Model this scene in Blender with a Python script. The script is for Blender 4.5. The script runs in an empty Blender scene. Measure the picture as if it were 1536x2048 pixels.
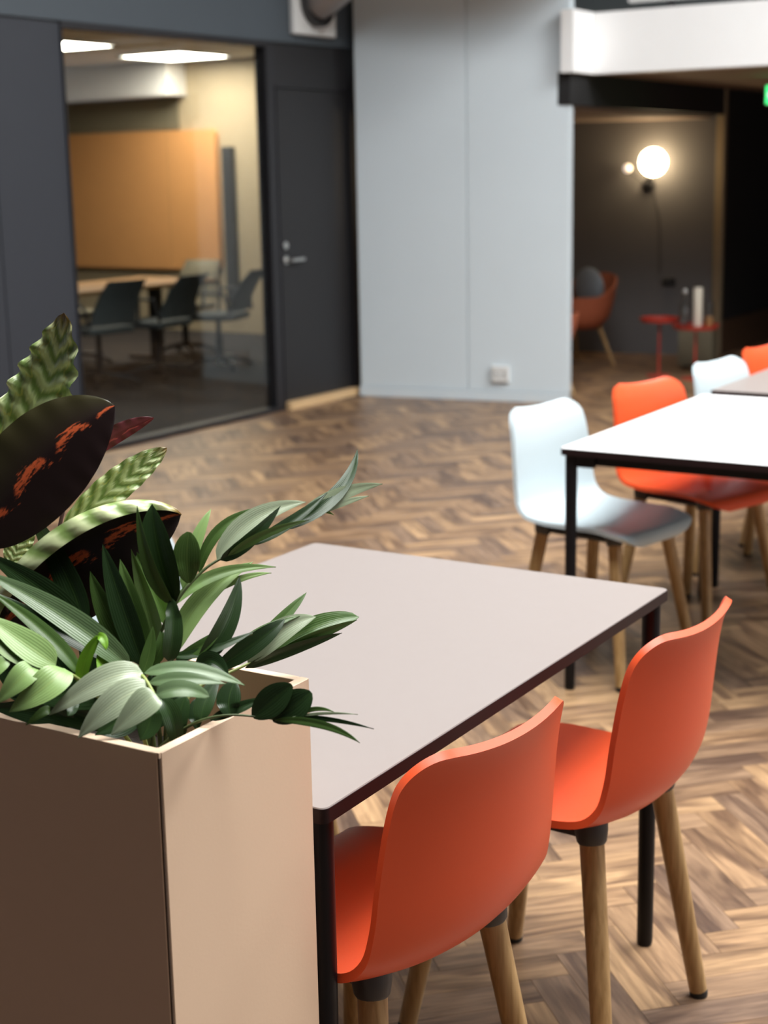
import bpy, bmesh, math, random
from mathutils import Vector, Matrix
random.seed(7)
R = math.radians
sc = bpy.context.scene
col = sc.collection

# ------------------------------------------------------------------ camera
FPX, PITCH, ROLL, CAMH = 3061.25, 0.2183, -0.0189, 1.5301
fw = Vector((0, math.cos(PITCH), -math.sin(PITCH)))
rt0 = Vector((1, 0, 0)); up0 = rt0.cross(fw)
rt = rt0 * math.cos(ROLL) + up0 * math.sin(ROLL)
up = -rt0 * math.sin(ROLL) + up0 * math.cos(ROLL)
CAM = Vector((0, 0, CAMH))
cam = bpy.data.cameras.new('camera'); camo = bpy.data.objects.new('camera', cam); col.objects.link(camo)
camo.matrix_world = Matrix(((rt.x, up.x, -fw.x, 0), (rt.y, up.y, -fw.y, 0), (rt.z, up.z, -fw.z, CAMH), (0, 0, 0, 1)))
cam.sensor_fit = 'VERTICAL'; cam.sensor_height = 24.0; cam.sensor_width = 18.0
cam.lens = FPX / 2048 * 24.0
cam.clip_start = 0.05; cam.clip_end = 100
cam.dof.use_dof = True; cam.dof.focus_distance = 2.02
cam.dof.aperture_fstop = cam.lens / 10.5          # 10.5 mm entrance pupil
sc.camera = camo

# ------------------------------------------------------------------ light and exposure
vs = sc.view_settings
vs.view_transform = 'Standard'; vs.look = 'None'; vs.gamma = 1.0; vs.use_curve_mapping = False
vs.exposure = -0.15
cy = sc.cycles; cy.max_bounces = 6; cy.diffuse_bounces = 3; cy.glossy_bounces = 3; cy.transparent_max_bounces = 8; cy.caustics_reflective = False; cy.caustics_refractive = False
ANG = 1.0178                                        # hall grid direction (u) against world x
U = Vector((math.cos(ANG), math.sin(ANG), 0)); W = Vector((-math.sin(ANG), math.cos(ANG), 0))
def H(u, w, z=0.0): return U * u + W * w + Vector((0, 0, z))
world = bpy.data.worlds.new('world'); sc.world = world; world.use_nodes = True
bg = world.node_tree.nodes['Background']; bg.inputs[0].default_value = (0.75, 0.85, 1.0, 1); bg.inputs[1].default_value = 0.6
CEIL = 5.2
SKY_U, SKY_W, SKY_Z = (1.3, 5.2), (-1.6, 3.0), 6.4              # skylight opening in hall coordinates
WIN_U, WIN_Z = (1.6, 7.4), (0.9, 3.6)               # window opening in the right wall
RIGHT_W = -6.0
def area(name, loc, x_axis, normal, sx, sy, power, colr):
    l = bpy.data.lights.new(name, 'AREA'); l.shape = 'RECTANGLE'; l.size = sx; l.size_y = sy; l.energy = power; l.color = colr
    o = bpy.data.objects.new(name, l); col.objects.link(o)
    z = -normal.normalized(); x = x_axis.normalized(); y = z.cross(x)
    o.matrix_world = Matrix(((x.x, y.x, z.x, loc.x), (x.y, y.y, z.y, loc.y), (x.z, y.z, z.z, loc.z), (0, 0, 0, 1)))
    return o
area('skylight_daylight', H(sum(SKY_U) / 2, sum(SKY_W) / 2, SKY_Z), U, Vector((0, 0, -1)),
     SKY_U[1] - SKY_U[0] - .1, SKY_W[1] - SKY_W[0] - .1, 1060, (1.0, 0.985, 0.965))
area('fascia_fill_light', H(7.6, -1.6, CEIL - .02), U, Vector((0, 0, -1)), 2.4, 5.0, 780, (1.0, 0.99, 0.975))  # added lamp out of view, brightens the white fascia
area('window_daylight', H(sum(WIN_U) / 2, RIGHT_W + .06, sum(WIN_Z) / 2), U, W,
     WIN_U[1] - WIN_U[0] - .1, WIN_Z[1] - WIN_Z[0] - .1, 100, (1.0, 0.95, 0.89))

# ------------------------------------------------------------------ materials
MATS = {}
def nodes_of(m): return m.node_tree.nodes, m.node_tree.links
def mat(name, rgb, rough=.5, metal=0.0, spec=.5, bump=0.0, bscale=60.0, var=0.0, vscale=6.0, coat=0.0):
    """principled material with a procedural noise for tone and fine relief"""
    if name in MATS: return MATS[name]
    m = bpy.data.materials.new(name); m.use_nodes = True; n, l = nodes_of(m); b = n['Principled BSDF']
    b.inputs['Roughness'].default_value = rough; b.inputs['Metallic'].default_value = metal
    b.inputs['Specular IOR Level'].default_value = spec; b.inputs['Coat Weight'].default_value = coat
    tc = n.new('ShaderNodeTexCoord')
    nz = n.new('ShaderNodeTexNoise'); nz.inputs['Scale'].default_value = vscale; nz.inputs['Detail'].default_value = 4
    l.new(tc.outputs['Object'], nz.inputs['Vector'])
    mx = n.new('ShaderNodeMix'); mx.data_type = 'RGBA'
    lo = [max(0, c * (1 - var)) for c in rgb] + [1]; hi = [min(1, c * (1 + var)) for c in rgb] + [1]
    mx.inputs['A'].default_value = lo; mx.inputs['B'].default_value = hi
    l.new(nz.outputs['Fac'], mx.inputs['Factor']); l.new(mx.outputs['Result'], b.inputs['Base Color'])
    if bump:
        nb = n.new('ShaderNodeTexNoise'); nb.inputs['Scale'].default_value = bscale; nb.inputs['Detail'].default_value = 3
        l.new(tc.outputs['Object'], nb.inputs['Vector'])
        bp = n.new('ShaderNodeBump'); bp.inputs['Strength'].default_value = bump; bp.inputs['Distance'].default_value = .002
        l.new(nb.outputs['Fac'], bp.inputs['Height']); l.new(bp.outputs['Normal'], b.inputs['Normal'])
    MATS[name] = m; return m
def emis(name, rgb, s):
    if name in MATS: return MATS[name]
    m = bpy.data.materials.new(name); m.use_nodes = True; b = m.node_tree.nodes['Principled BSDF']
    b.inputs['Base Color'].default_value = (*[min(1, c) for c in rgb], 1)
    b.inputs['Emission Color'].default_value = (*rgb, 1); b.inputs['Emission Strength'].default_value = s
    MATS[name] = m; return m
def glass(name, tint=(1, 1, 1), ior=1.5, rough=0.0, mul=1.0):
    m = bpy.data.materials.new(name); m.use_nodes = True; n, l = nodes_of(m); n.remove(n['Principled BSDF'])
    t = n.new('ShaderNodeBsdfTransparent'); t.inputs[0].default_value = (*tint, 1)
    g = n.new('ShaderNodeBsdfGlossy'); g.inputs['Roughness'].default_value = rough
    ge = n.new('ShaderNodeNewGeometry'); dt = n.new('ShaderNodeVectorMath'); dt.operation = 'DOT_PRODUCT'
    l.new(ge.outputs['Normal'], dt.inputs[0]); l.new(ge.outputs['Incoming'], dt.inputs[1])
    ab = n.new('ShaderNodeMath'); ab.operation = 'ABSOLUTE'; l.new(dt.outputs['Value'], ab.inputs[0])
    om = n.new('ShaderNodeMath'); om.operation = 'SUBTRACT'; om.inputs[0].default_value = 1.0; l.new(ab.outputs[0], om.inputs[1])
    pw_ = n.new('ShaderNodeMath'); pw_.operation = 'POWER'; pw_.inputs[1].default_value = 5.0; l.new(om.outputs[0], pw_.inputs[0])
    f0 = ((ior - 1) / (ior + 1)) ** 2
    fr = n.new('ShaderNodeMath'); fr.operation = 'MULTIPLY_ADD'; fr.inputs[1].default_value = 1 - f0; fr.inputs[2].default_value = f0; l.new(pw_.outputs[0], fr.inputs[0])
    mu = n.new('ShaderNodeMath'); mu.operation = 'MULTIPLY'; mu.inputs[1].default_value = mul
    mx = n.new('ShaderNodeMixShader'); l.new(fr.outputs[0], mu.inputs[0]); l.new(mu.outputs[0], mx.inputs[0])
    l.new(t.outputs[0], mx.inputs[1]); l.new(g.outputs[0], mx.inputs[2]); l.new(mx.outputs[0], n['Material Output'].inputs[0])
    MATS[name] = m; return m
def wood(name, c1, c2, rough=.45, axis='Z', stretch=14.0, scale=9.0):
    if name in MATS: return MATS[name]
    m = bpy.data.materials.new(name); m.use_nodes = True; n, l = nodes_of(m); b = n['Principled BSDF']; b.inputs['Roughness'].default_value = rough
    tc = n.new('ShaderNodeTexCoord'); mp = n.new('ShaderNodeMapping')
    s = [stretch] * 3; s['XYZ'.index(axis)] = 1.0; mp.inputs['Scale'].default_value = s
    l.new(tc.outputs['Object'], mp.inputs[0])
    nz = n.new('ShaderNodeTexNoise'); nz.inputs['Scale'].default_value = scale; nz.inputs['Detail'].default_value = 6; nz.inputs['Distortion'].default_value = .4
    l.new(mp.outputs[0], nz.inputs['Vector'])
    cr = n.new('ShaderNodeValToRGB'); cr.color_ramp.elements[0].color = (*c1, 1); cr.color_ramp.elements[1].color = (*c2, 1)
    cr.color_ramp.elements[0].position = .3; cr.color_ramp.elements[1].position = .72
    l.new(nz.outputs['Fac'], cr.inputs[0]); l.new(cr.outputs[0], b.inputs['Base Color'])
    bp = n.new('ShaderNodeBump'); bp.inputs['Strength'].default_value = .15; bp.inputs['Distance'].default_value = .001
    l.new(nz.outputs['Fac'], bp.inputs['Height']); l.new(bp.outputs[0], b.inputs['Normal'])
    MATS[name] = m; return m
def parquet_mat():
    m = bpy.data.materials.new('parquet_wood'); m.use_nodes = True; n, l = nodes_of(m); b = n['Principled BSDF']
    uv = n.new('ShaderNodeUVMap'); oi = n.new('ShaderNodeObjectInfo'); gi = n.new('ShaderNodeNewGeometry')
    ad = n.new('ShaderNodeMath'); ad.operation = 'ADD'; l.new(oi.outputs['Random'], ad.inputs[0]); l.new(gi.outputs['Random Per Island'], ad.inputs[1])
    fr = n.new('ShaderNodeMath'); fr.operation = 'FRACT'; l.new(ad.outputs[0], fr.inputs[0])
    mu = n.new('ShaderNodeMath'); mu.operation = 'MULTIPLY'; mu.inputs[1].default_value = 61.0; l.new(fr.outputs[0], mu.inputs[0])
    cb = n.new('ShaderNodeCombineXYZ')
    for k in range(3): l.new(mu.outputs[0], cb.inputs[k])
    def grain(scale, detail, dist, rgh):
        mp = n.new('ShaderNodeMapping'); mp.inputs['Scale'].default_value = scale; l.new(uv.outputs[0], mp.inputs[0]); l.new(cb.outputs[0], mp.inputs['Location'])
        nz = n.new('ShaderNodeTexNoise'); nz.inputs['Scale'].default_value = 1.0; nz.inputs['Detail'].default_value = detail; nz.inputs['Roughness'].default_value = rgh; nz.inputs['Distortion'].default_value = dist
        l.new(mp.outputs[0], nz.inputs['Vector']); return nz
    nz = grain((6, 75, 1), 5, .8, .6); nb = grain((2.6, 15, 1), 3, 1.0, .5)
    cr = n.new('ShaderNodeValToRGB'); e = cr.color_ramp.elements
    e[0].position = .0; e[0].color = (.180, .114, .075, 1); e[1].position = 1.0; e[1].color = (.38, .24, .127, 1)
    x = e.new(.3); x.color = (.225, .14, .083, 1); x = e.new(.65); x.color = (.295, .18, .097, 1)
    l.new(fr.outputs[0], cr.inputs[0])
    out = cr.outputs[0]
    for tex, lo, hi, p0, p1 in ((nb, (.46, .42, .43), (1.14, 1.14, 1.12), .36, .58), (nz, (.66, .63, .62), (1.12, 1.12, 1.12), .34, .62)):
        g = n.new('ShaderNodeValToRGB'); g.color_ramp.elements[0].position = p0; g.color_ramp.elements[1].position = p1
        g.color_ramp.elements[0].color = (*lo, 1); g.color_ramp.elements[1].color = (*hi, 1); l.new(tex.outputs['Fac'], g.inputs[0])
        mx = n.new('ShaderNodeMix'); mx.data_type = 'RGBA'; mx.blend_type = 'MULTIPLY'; mx.inputs['Factor'].default_value = 1.0
        l.new(out, mx.inputs['A']); l.new(g.outputs[0], mx.inputs['B']); out = mx.outputs['Result']
    l.new(out, b.inputs['Base Color'])
    b.inputs['Roughness'].default_value = .40; b.inputs['Specular IOR Level'].default_value = .5
    bp = n.new('ShaderNodeBump'); bp.inputs['Strength'].default_value = .2; bp.inputs['Distance'].default_value = .0012
    l.new(nz.outputs['Fac'], bp.inputs['Height']); l.new(bp.outputs[0], b.inputs['Normal'])
    return m

M_PARQ = parquet_mat()
M_GAP = mat('floor_joint', (.12, .078, .055), .8)
M_ANTH = mat('anthracite_paint', (.024, .028, .037), .55, bump=.05, bscale=180, var=.05)
M_ANTH2 = mat('slate_paint', (.052, .066, .080), .6, bump=.05, bscale=180, var=.05)
M_DOOR = mat('door_laminate', (.011, .011, .0125), .5, var=.08)
M_FRAME = mat('black_frame', (.012, .012, .015), .45)
M_GREYW = mat('light_grey_panel', (.62, .70, .75), .6, bump=.04, bscale=240, var=.03, vscale=2)
M_MEZZ = mat('gallery_wall', (.16, .175, .17), .8, var=.45, vscale=1.3)
M_WHITE = mat('white_fascia', (.95, .96, .96), .6, var=.02)
M_CEIL = mat('white_ceiling', (.84, .83, .81), .8, var=.03)
M_HALL = mat('hall_grey_paint', (.09, .09, .095), .8, var=.04)
M_HALLC = mat('hall_ceiling', (.20, .20, .20), .8, var=.03)
M_SOFFIT = mat('soffit_brown', (.30, .22, .17), .8, var=.05)
M_BLACKW = mat('black_wall', (.012, .012, .013), .7, var=.1)
M_ALC = mat('alcove_paint', (.12, .115, .115), .8, var=.06)
M_CREAM = mat('room_wall', (.46, .375, .25), .8, var=.04)
M_CARPET = mat('dark_carpet', (.022, .018, .018), .95, bump=.4, bscale=300, var=.2, vscale=80)
M_TAN = wood('light_oak', (.55, .36, .18), (.68, .48, .27), .5, 'X')
M_OAK = wood('leg_oak', (.30, .175, .065), (.50, .325, .145), .42, 'Z', 16, 7)
M_OAKT = wood('amber_oak', (.36, .18, .06), (.46, .25, .09), .5, 'X')
M_DKWOOD = wood('dark_brown_wood', (.06, .030, .018), (.10, .055, .030), .5, 'X')
M_BRASS = mat('aged_brass', (.30, .235, .15), .4, .35, var=.1)
M_ORANGE = mat('orange_plastic', (.74, .086, .022), .42, spec=.38, bump=.06, bscale=900, var=.02)
M_WPLAST = mat('white_plastic', (.50, .585, .62), .42, spec=.45, bump=.06, bscale=900, var=.01)
M_SOCK = mat('charcoal_plastic', (.035, .035, .037), .5, var=.1)
M_GLIDE = mat('black_glide', (.01, .01, .01), .6)
M_TOP = mat('mauve_laminate', (.25, .218, .205), .42, spec=.4, bump=.03, bscale=500, var=.015, vscale=30)
M_TOPW = mat('white_laminate', (.86, .86, .86), .34, spec=.5, bump=.03, bscale=500, var=.01)
M_EDGE = mat('brown_edge', (.018, .0085, .009), .5, spec=.2, var=.1)
M_STEEL = mat('black_steel', (.006, .006, .008), .45, spec=.2, var=.1)
M_PLANT = mat('planter_laminate', (.77, .57, .405), .55, bump=.05, bscale=200, var=.05, vscale=3)
M_PEDGE = mat('planter_edge', (.09, .055, .035), .6, var=.1)
M_SOIL = mat('soil', (.025, .018, .013), .95, bump=1, bscale=60, var=.5, vscale=50)
M_CHROME = mat('satin_steel', (.62, .62, .60), .28, 1.0)
M_MOUNT = mat('white_enamel', (.66, .67, .66), .5, var=.03)
M_DUCT = mat('galvanised_duct', (.36, .34, .33), .45, .6, var=.12, vscale=9)
M_MESH = mat('grey_mesh_fabric', (.085, .10, .105), .8, bump=.4, bscale=500, var=.15, vscale=40)
M_OLIVE = mat('olive_fabric', (.21, .185, .125), .85, bump=.3, bscale=400, var=.1)
M_FELT = mat('orange_felt', (.74, .36, .13), .9, bump=.3, bscale=260, var=.06)
M_RED = mat('red_lacquer', (.48, .045, .030), .35, var=.05)
M_RUST = mat('rust_fabric', (.40, .105, .045), .8, bump=.3, bscale=350, var=.1)
M_CUSH = mat('grey_cushion', (.22, .24, .26), .85, bump=.3, bscale=300, var=.1)
M_WAX = mat('cream_wax', (.78, .72, .60), .5, var=.03)
M_GLASS = glass('partition_glass', (.93, .95, .94), 1.52, 0.0, 1.0)
M_JAR = glass('bottle_glass', (.72, .77, .78), 1.5, .08, 3.0)
M_SKYG = glass('skylight_glass', (.95, .97, 1), 1.4, 0, .4)
M_LED = emis('led_panel', (1.0, .92, .78), 33)
M_GLOBE = emis('opal_globe', (1.0, .76, .45), 26)
M_GLOBE2 = emis('opal_bulb_dim', (1.0, .85, .72), .9)
M_EXIT = emis('exit_green', (.05, .75, .20), 2.6)
M_EXITW = emis('exit_white', (.9, 1.0, .92), 1.6)

def leaf_mat(name, c_lo, c_hi, vein, rough=.36, trans=.22):
    m = bpy.data.materials.new(name); m.use_nodes = True; n, l = nodes_of(m); b = n['Principled BSDF']; b.inputs['Roughness'].default_value = rough
    uv = n.new('ShaderNodeUVMap'); sp = n.new('ShaderNodeSeparateXYZ'); l.new(uv.outputs[0], sp.inputs[0])
    tc = n.new('ShaderNodeTexCoord'); nz = n.new('ShaderNodeTexNoise'); nz.inputs['Scale'].default_value = 45; nz.inputs['Detail'].default_value = 3
    l.new(tc.outputs['Object'], nz.inputs['Vector'])
    oi = n.new('ShaderNodeObjectInfo')
    mr = n.new('ShaderNodeMath'); mr.operation = 'MULTIPLY_ADD'; mr.inputs[1].default_value = .55; l.new(oi.outputs['Random'], mr.inputs[0])
    mn = n.new('ShaderNodeMath'); mn.operation = 'MULTIPLY'; mn.inputs[1].default_value = .5; l.new(nz.outputs['Fac'], mn.inputs[0]); l.new(mn.outputs[0], mr.inputs[2])
    mx = n.new('ShaderNodeMix'); mx.data_type = 'RGBA'; mx.inputs['A'].default_value = (*c_lo, 1); mx.inputs['B'].default_value = (*c_hi, 1); l.new(mr.outputs[0], mx.inputs['Factor'])
    # fine parallel veins
    wv = n.new('ShaderNodeMath'); wv.operation = 'MULTIPLY'; wv.inputs[1].default_value = 34; l.new(sp.outputs['Y'], wv.inputs[0])
    sn = n.new('ShaderNodeMath'); sn.operation = 'SINE'; l.new(wv.outputs[0], sn.inputs[0])
    # light midrib
    ab = n.new('ShaderNodeMath'); ab.operation = 'ABSOLUTE'; l.new(sp.outputs['Y'], ab.inputs[0])
    lt = n.new('ShaderNodeMapRange'); lt.inputs['From Min'].default_value = .02; lt.inputs['From Max'].default_value = .07; lt.inputs['To Min'].default_value = .55; lt.inputs['To Max'].default_value = 0
    l.new(ab.outputs[0], lt.inputs['Value'])
    m2 = n.new('ShaderNodeMix'); m2.data_type = 'RGBA'; m2.inputs['B'].default_value = (*vein, 1); l.new(lt.outputs[0], m2.inputs['Factor']); l.new(mx.outputs['Result'], m2.inputs['A'])
    l.new(m2.outputs['Result'], b.inputs['Base Color'])
    bp = n.new('ShaderNodeBump'); bp.inputs['Strength'].default_value = .15; bp.inputs['Distance'].default_value = .0004; l.new(sn.outputs[0], bp.inputs['Height']); l.new(bp.outputs[0], b.inputs['Normal'])
    tr = n.new('ShaderNodeBsdfTranslucent'); l.new(m2.outputs['Result'], tr.inputs['Color'])
    ms = n.new('ShaderNodeMixShader'); ms.inputs[0].default_value = trans; l.new(b.outputs[0], ms.inputs[1]); l.new(tr.outputs[0], ms.inputs[2]); l.new(ms.outputs[0], n['Material Output'].inputs[0])
    MATS[name] = m; return m
def calathea_top():
    m = bpy.data.materials.new('calathea_top'); m.use_nodes = True; n, l = nodes_of(m); b = n['Principled BSDF']; b.inputs['Roughness'].default_value = .3
    uv = n.new('ShaderNodeUVMap'); sp = n.new('ShaderNodeSeparateXYZ'); l.new(uv.outputs[0], sp.inputs[0])
    ab = n.new('ShaderNodeMath'); ab.operation = 'ABSOLUTE'; l.new(sp.outputs['Y'], ab.inputs[0])
    a1 = n.new('ShaderNodeMath'); a1.operation = 'MULTIPLY'; a1.inputs[1].default_value = 50; l.new(sp.outputs['X'], a1.inputs[0])
    a2 = n.new('ShaderNodeMath'); a2.operation = 'MULTIPLY'; a2.inputs[1].default_value = -8.5; l.new(ab.outputs[0], a2.inputs[0])
    a3 = n.new('ShaderNodeMath'); a3.operation = 'ADD'; l.new(a1.outputs[0], a3.inputs[0]); l.new(a2.outputs[0], a3.inputs[1])
    nz = n.new('ShaderNodeTexNoise'); nz.inputs['Scale'].default_value = 5; l.new(uv.outputs[0], nz.inputs['Vector'])
    a4 = n.new('ShaderNodeMath'); a4.operation = 'MULTIPLY_ADD'; a4.inputs[1].default_value = 3.5; l.new(nz.outputs['Fac'], a4.inputs[0]); l.new(a3.outputs[0], a4.inputs[2])
    sn = n.new('ShaderNodeMath'); sn.operation = 'SINE'; l.new(a4.outputs[0], sn.inputs[0])
    cr = n.new('ShaderNodeValToRGB'); cr.color_ramp.elements[0].color = (.23, .34, .10, 1); cr.color_ramp.elements[1].color = (.66, .75, .40, 1)
    cr.color_ramp.elements[0].position = .05; cr.color_ramp.elements[1].position = .75
    rm = n.new('ShaderNodeMath'); rm.operation = 'MULTIPLY_ADD'; rm.inputs[1].default_value = .5; rm.inputs[2].default_value = .5; l.new(sn.outputs[0], rm.inputs[0]); l.new(rm.outputs[0], cr.inputs[0])
    # brown, drying tip
    tip = n.new('ShaderNodeMapRange'); tip.inputs['From Min'].default_value = .86; tip.inputs['From Max'].default_value = 1.0; l.new(sp.outputs['X'], tip.inputs['Value'])
    m2 = n.new('ShaderNodeMix'); m2.data_type = 'RGBA'; m2.inputs['B'].default_value = (.22, .10, .015, 1); l.new(tip.outputs[0], m2.inputs['Factor']); l.new(cr.outputs[0], m2.inputs['A'])
    # yellow scalloped line near the margin
    ln = n.new('ShaderNodeMath'); ln.operation = 'MULTIPLY_ADD'; ln.inputs[1].default_value = .10; ln.inputs[2].default_value = .60; l.new(sn.outputs[0], ln.inputs[0])
    df = n.new('ShaderNodeMath'); df.operation = 'SUBTRACT'; l.new(ab.outputs[0], df.inputs[0]); l.new(ln.outputs[0], df.inputs[1])
    da = n.new('ShaderNodeMath'); da.operation = 'ABSOLUTE'; l.new(df.outputs[0], da.inputs[0])
    mk = n.new('ShaderNodeMapRange'); mk.inputs['From Min'].default_value = .015; mk.inputs['From Max'].default_value = .05; mk.inputs['To Min'].default_value = .5; mk.inputs['To Max'].default_value = 0; l.new(da.outputs[0], mk.inputs['Value'])
    m3 = n.new('ShaderNodeMix'); m3.data_type = 'RGBA'; m3.inputs['B'].default_value = (.62, .60, .16, 1); l.new(mk.outputs[0], m3.inputs['Factor']); l.new(m2.outputs['Result'], m3.inputs['A'])
    l.new(m3.outputs['Result'], b.inputs['Base Color'])
    bp = n.new('ShaderNodeBump'); bp.inputs['Strength'].default_value = .5; bp.inputs['Distance'].default_value = .003; l.new(sn.outputs[0], bp.inputs['Height']); l.new(bp.outputs[0], b.inputs['Normal'])
    MATS['calathea_top'] = m; return m
def calathea_under(name, base, mark, off, green=(.05, .045, .012)):
    m = bpy.data.materials.new(name); m.use_nodes = True; n, l = nodes_of(m); b = n['Principled BSDF']; b.inputs['Roughness'].default_value = .42
    uv = n.new('ShaderNodeUVMap'); sp = n.new('ShaderNodeSeparateXYZ'); l.new(uv.outputs[0], sp.inputs[0])
    nz = n.new('ShaderNodeTexNoise'); nz.inputs['Scale'].default_value = 16; nz.inputs['Detail'].default_value = 5; nz.inputs['Roughness'].default_value = .7; l.new(uv.outputs[0], nz.inputs['Vector'])
    sx = n.new('ShaderNodeMath'); sx.operation = 'MULTIPLY'; sx.inputs[1].default_value = 21; l.new(sp.outputs['X'], sx.inputs[0])
    sn = n.new('ShaderNodeMath'); sn.operation = 'SINE'; l.new(sx.outputs[0], sn.inputs[0])
    ce = n.new('ShaderNodeMath'); ce.operation = 'MULTIPLY_ADD'; ce.inputs[1].default_value = .07; ce.inputs[2].default_value = off; l.new(sn.outputs[0], ce.inputs[0])
    df = n.new('ShaderNodeMath'); df.operation = 'SUBTRACT'; l.new(sp.outputs['Y'], df.inputs[0]); l.new(ce.outputs[0], df.inputs[1])
    nd = n.new('ShaderNodeMath'); nd.operation = 'MULTIPLY_ADD'; nd.inputs[1].default_value = .6; nd.inputs[2].default_value = -.30; l.new(nz.outputs['Fac'], nd.inputs[0])
    ad = n.new('ShaderNodeMath'); ad.operation = 'ADD'; l.new(df.outputs[0], ad.inputs[0]); l.new(nd.outputs[0], ad.inputs[1])
    ab = n.new('ShaderNodeMath'); ab.operation = 'ABSOLUTE'; l.new(ad.outputs[0], ab.inputs[0])
    mk = n.new('ShaderNodeMapRange'); mk.inputs['From Min'].default_value = .05; mk.inputs['From Max'].default_value = .095; mk.inputs['To Min'].default_value = 1; mk.inputs['To Max'].default_value = 0; l.new(ab.outputs[0], mk.inputs['Value'])
    s4 = n.new('ShaderNodeMath'); s4.operation = 'MULTIPLY_ADD'; s4.inputs[1].default_value = 2.4; l.new(nz.outputs['Fac'], s4.inputs[0]); l.new(sn.outputs[0], s4.inputs[2])
    s3 = n.new('ShaderNodeMapRange'); s3.inputs['From Min'].default_value = .45; s3.inputs['From Max'].default_value = .75; l.new(s4.outputs[0], s3.inputs['Value'])
    mm = n.new('ShaderNodeMath'); mm.operation = 'MULTIPLY'; l.new(mk.outputs[0], mm.inputs[0]); l.new(s3.outputs[0], mm.inputs[1])
    gr = n.new('ShaderNodeMapRange'); gr.inputs['From Min'].default_value = off; gr.inputs['From Max'].default_value = 1.0; l.new(sp.outputs['Y'], gr.inputs['Value'])
    m0 = n.new('ShaderNodeMix'); m0.data_type = 'RGBA'; m0.inputs['A'].default_value = (*base, 1); m0.inputs['B'].default_value = (*green, 1); l.new(gr.outputs[0], m0.inputs['Factor'])
    m1 = n.new('ShaderNodeMix'); m1.data_type = 'RGBA'; m1.inputs['B'].default_value = (*mark, 1); l.new(mm.outputs[0], m1.inputs['Factor']); l.new(m0.outputs['Result'], m1.inputs['A'])
    l.new(m1.outputs['Result'], b.inputs['Base Color'])
    MATS[name] = m; return m
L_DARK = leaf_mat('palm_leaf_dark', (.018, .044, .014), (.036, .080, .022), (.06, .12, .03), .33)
L_MID = leaf_mat('palm_leaf', (.058, .125, .026), (.115, .21, .050), (.17, .27, .07), .33)
L_YOUNG_LIT = leaf_mat('palm_leaf_young_lit', (.23, .40, .12), (.37, .53, .19), (.33, .45, .13))  # yellower young green, lightened further for leaves in bright light
L_LIME = leaf_mat('palm_shoot', (.15, .36, .01), (.20, .42, .03), (.3, .5, .05))
L_LIT = leaf_mat('palm_leaf_lit', (.33, .42, .25), (.50, .57, .40), (.52, .58, .36), .30)  # copy for leaves lit from above, brightness put into the colour
L_HALF_LIT = leaf_mat('palm_leaf_half_lit', (.12, .20, .085), (.20, .30, .145), (.28, .38, .18), .30)  # half-lit copy, between the plain and the fully lit green
M_RACHIS = mat('palm_rachis', (.30, .36, .10), .5, var=.2, vscale=40)
M_RACHISD = mat('palm_rachis_dark', (.07, .10, .03), .5, var=.3, vscale=40)
C_TOP = calathea_top()
C_UND = calathea_under('calathea_underside', (.018, .007, .007), (.85, .16, .05), .0)
C_PINK = calathea_under('calathea_young_underside', (.22, .035, .045), (.62, .10, .10), -.35, (.10, .02, .025))
M_STALK = mat('calathea_stalk', (.06, .025, .02), .5, var=.3)

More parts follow.
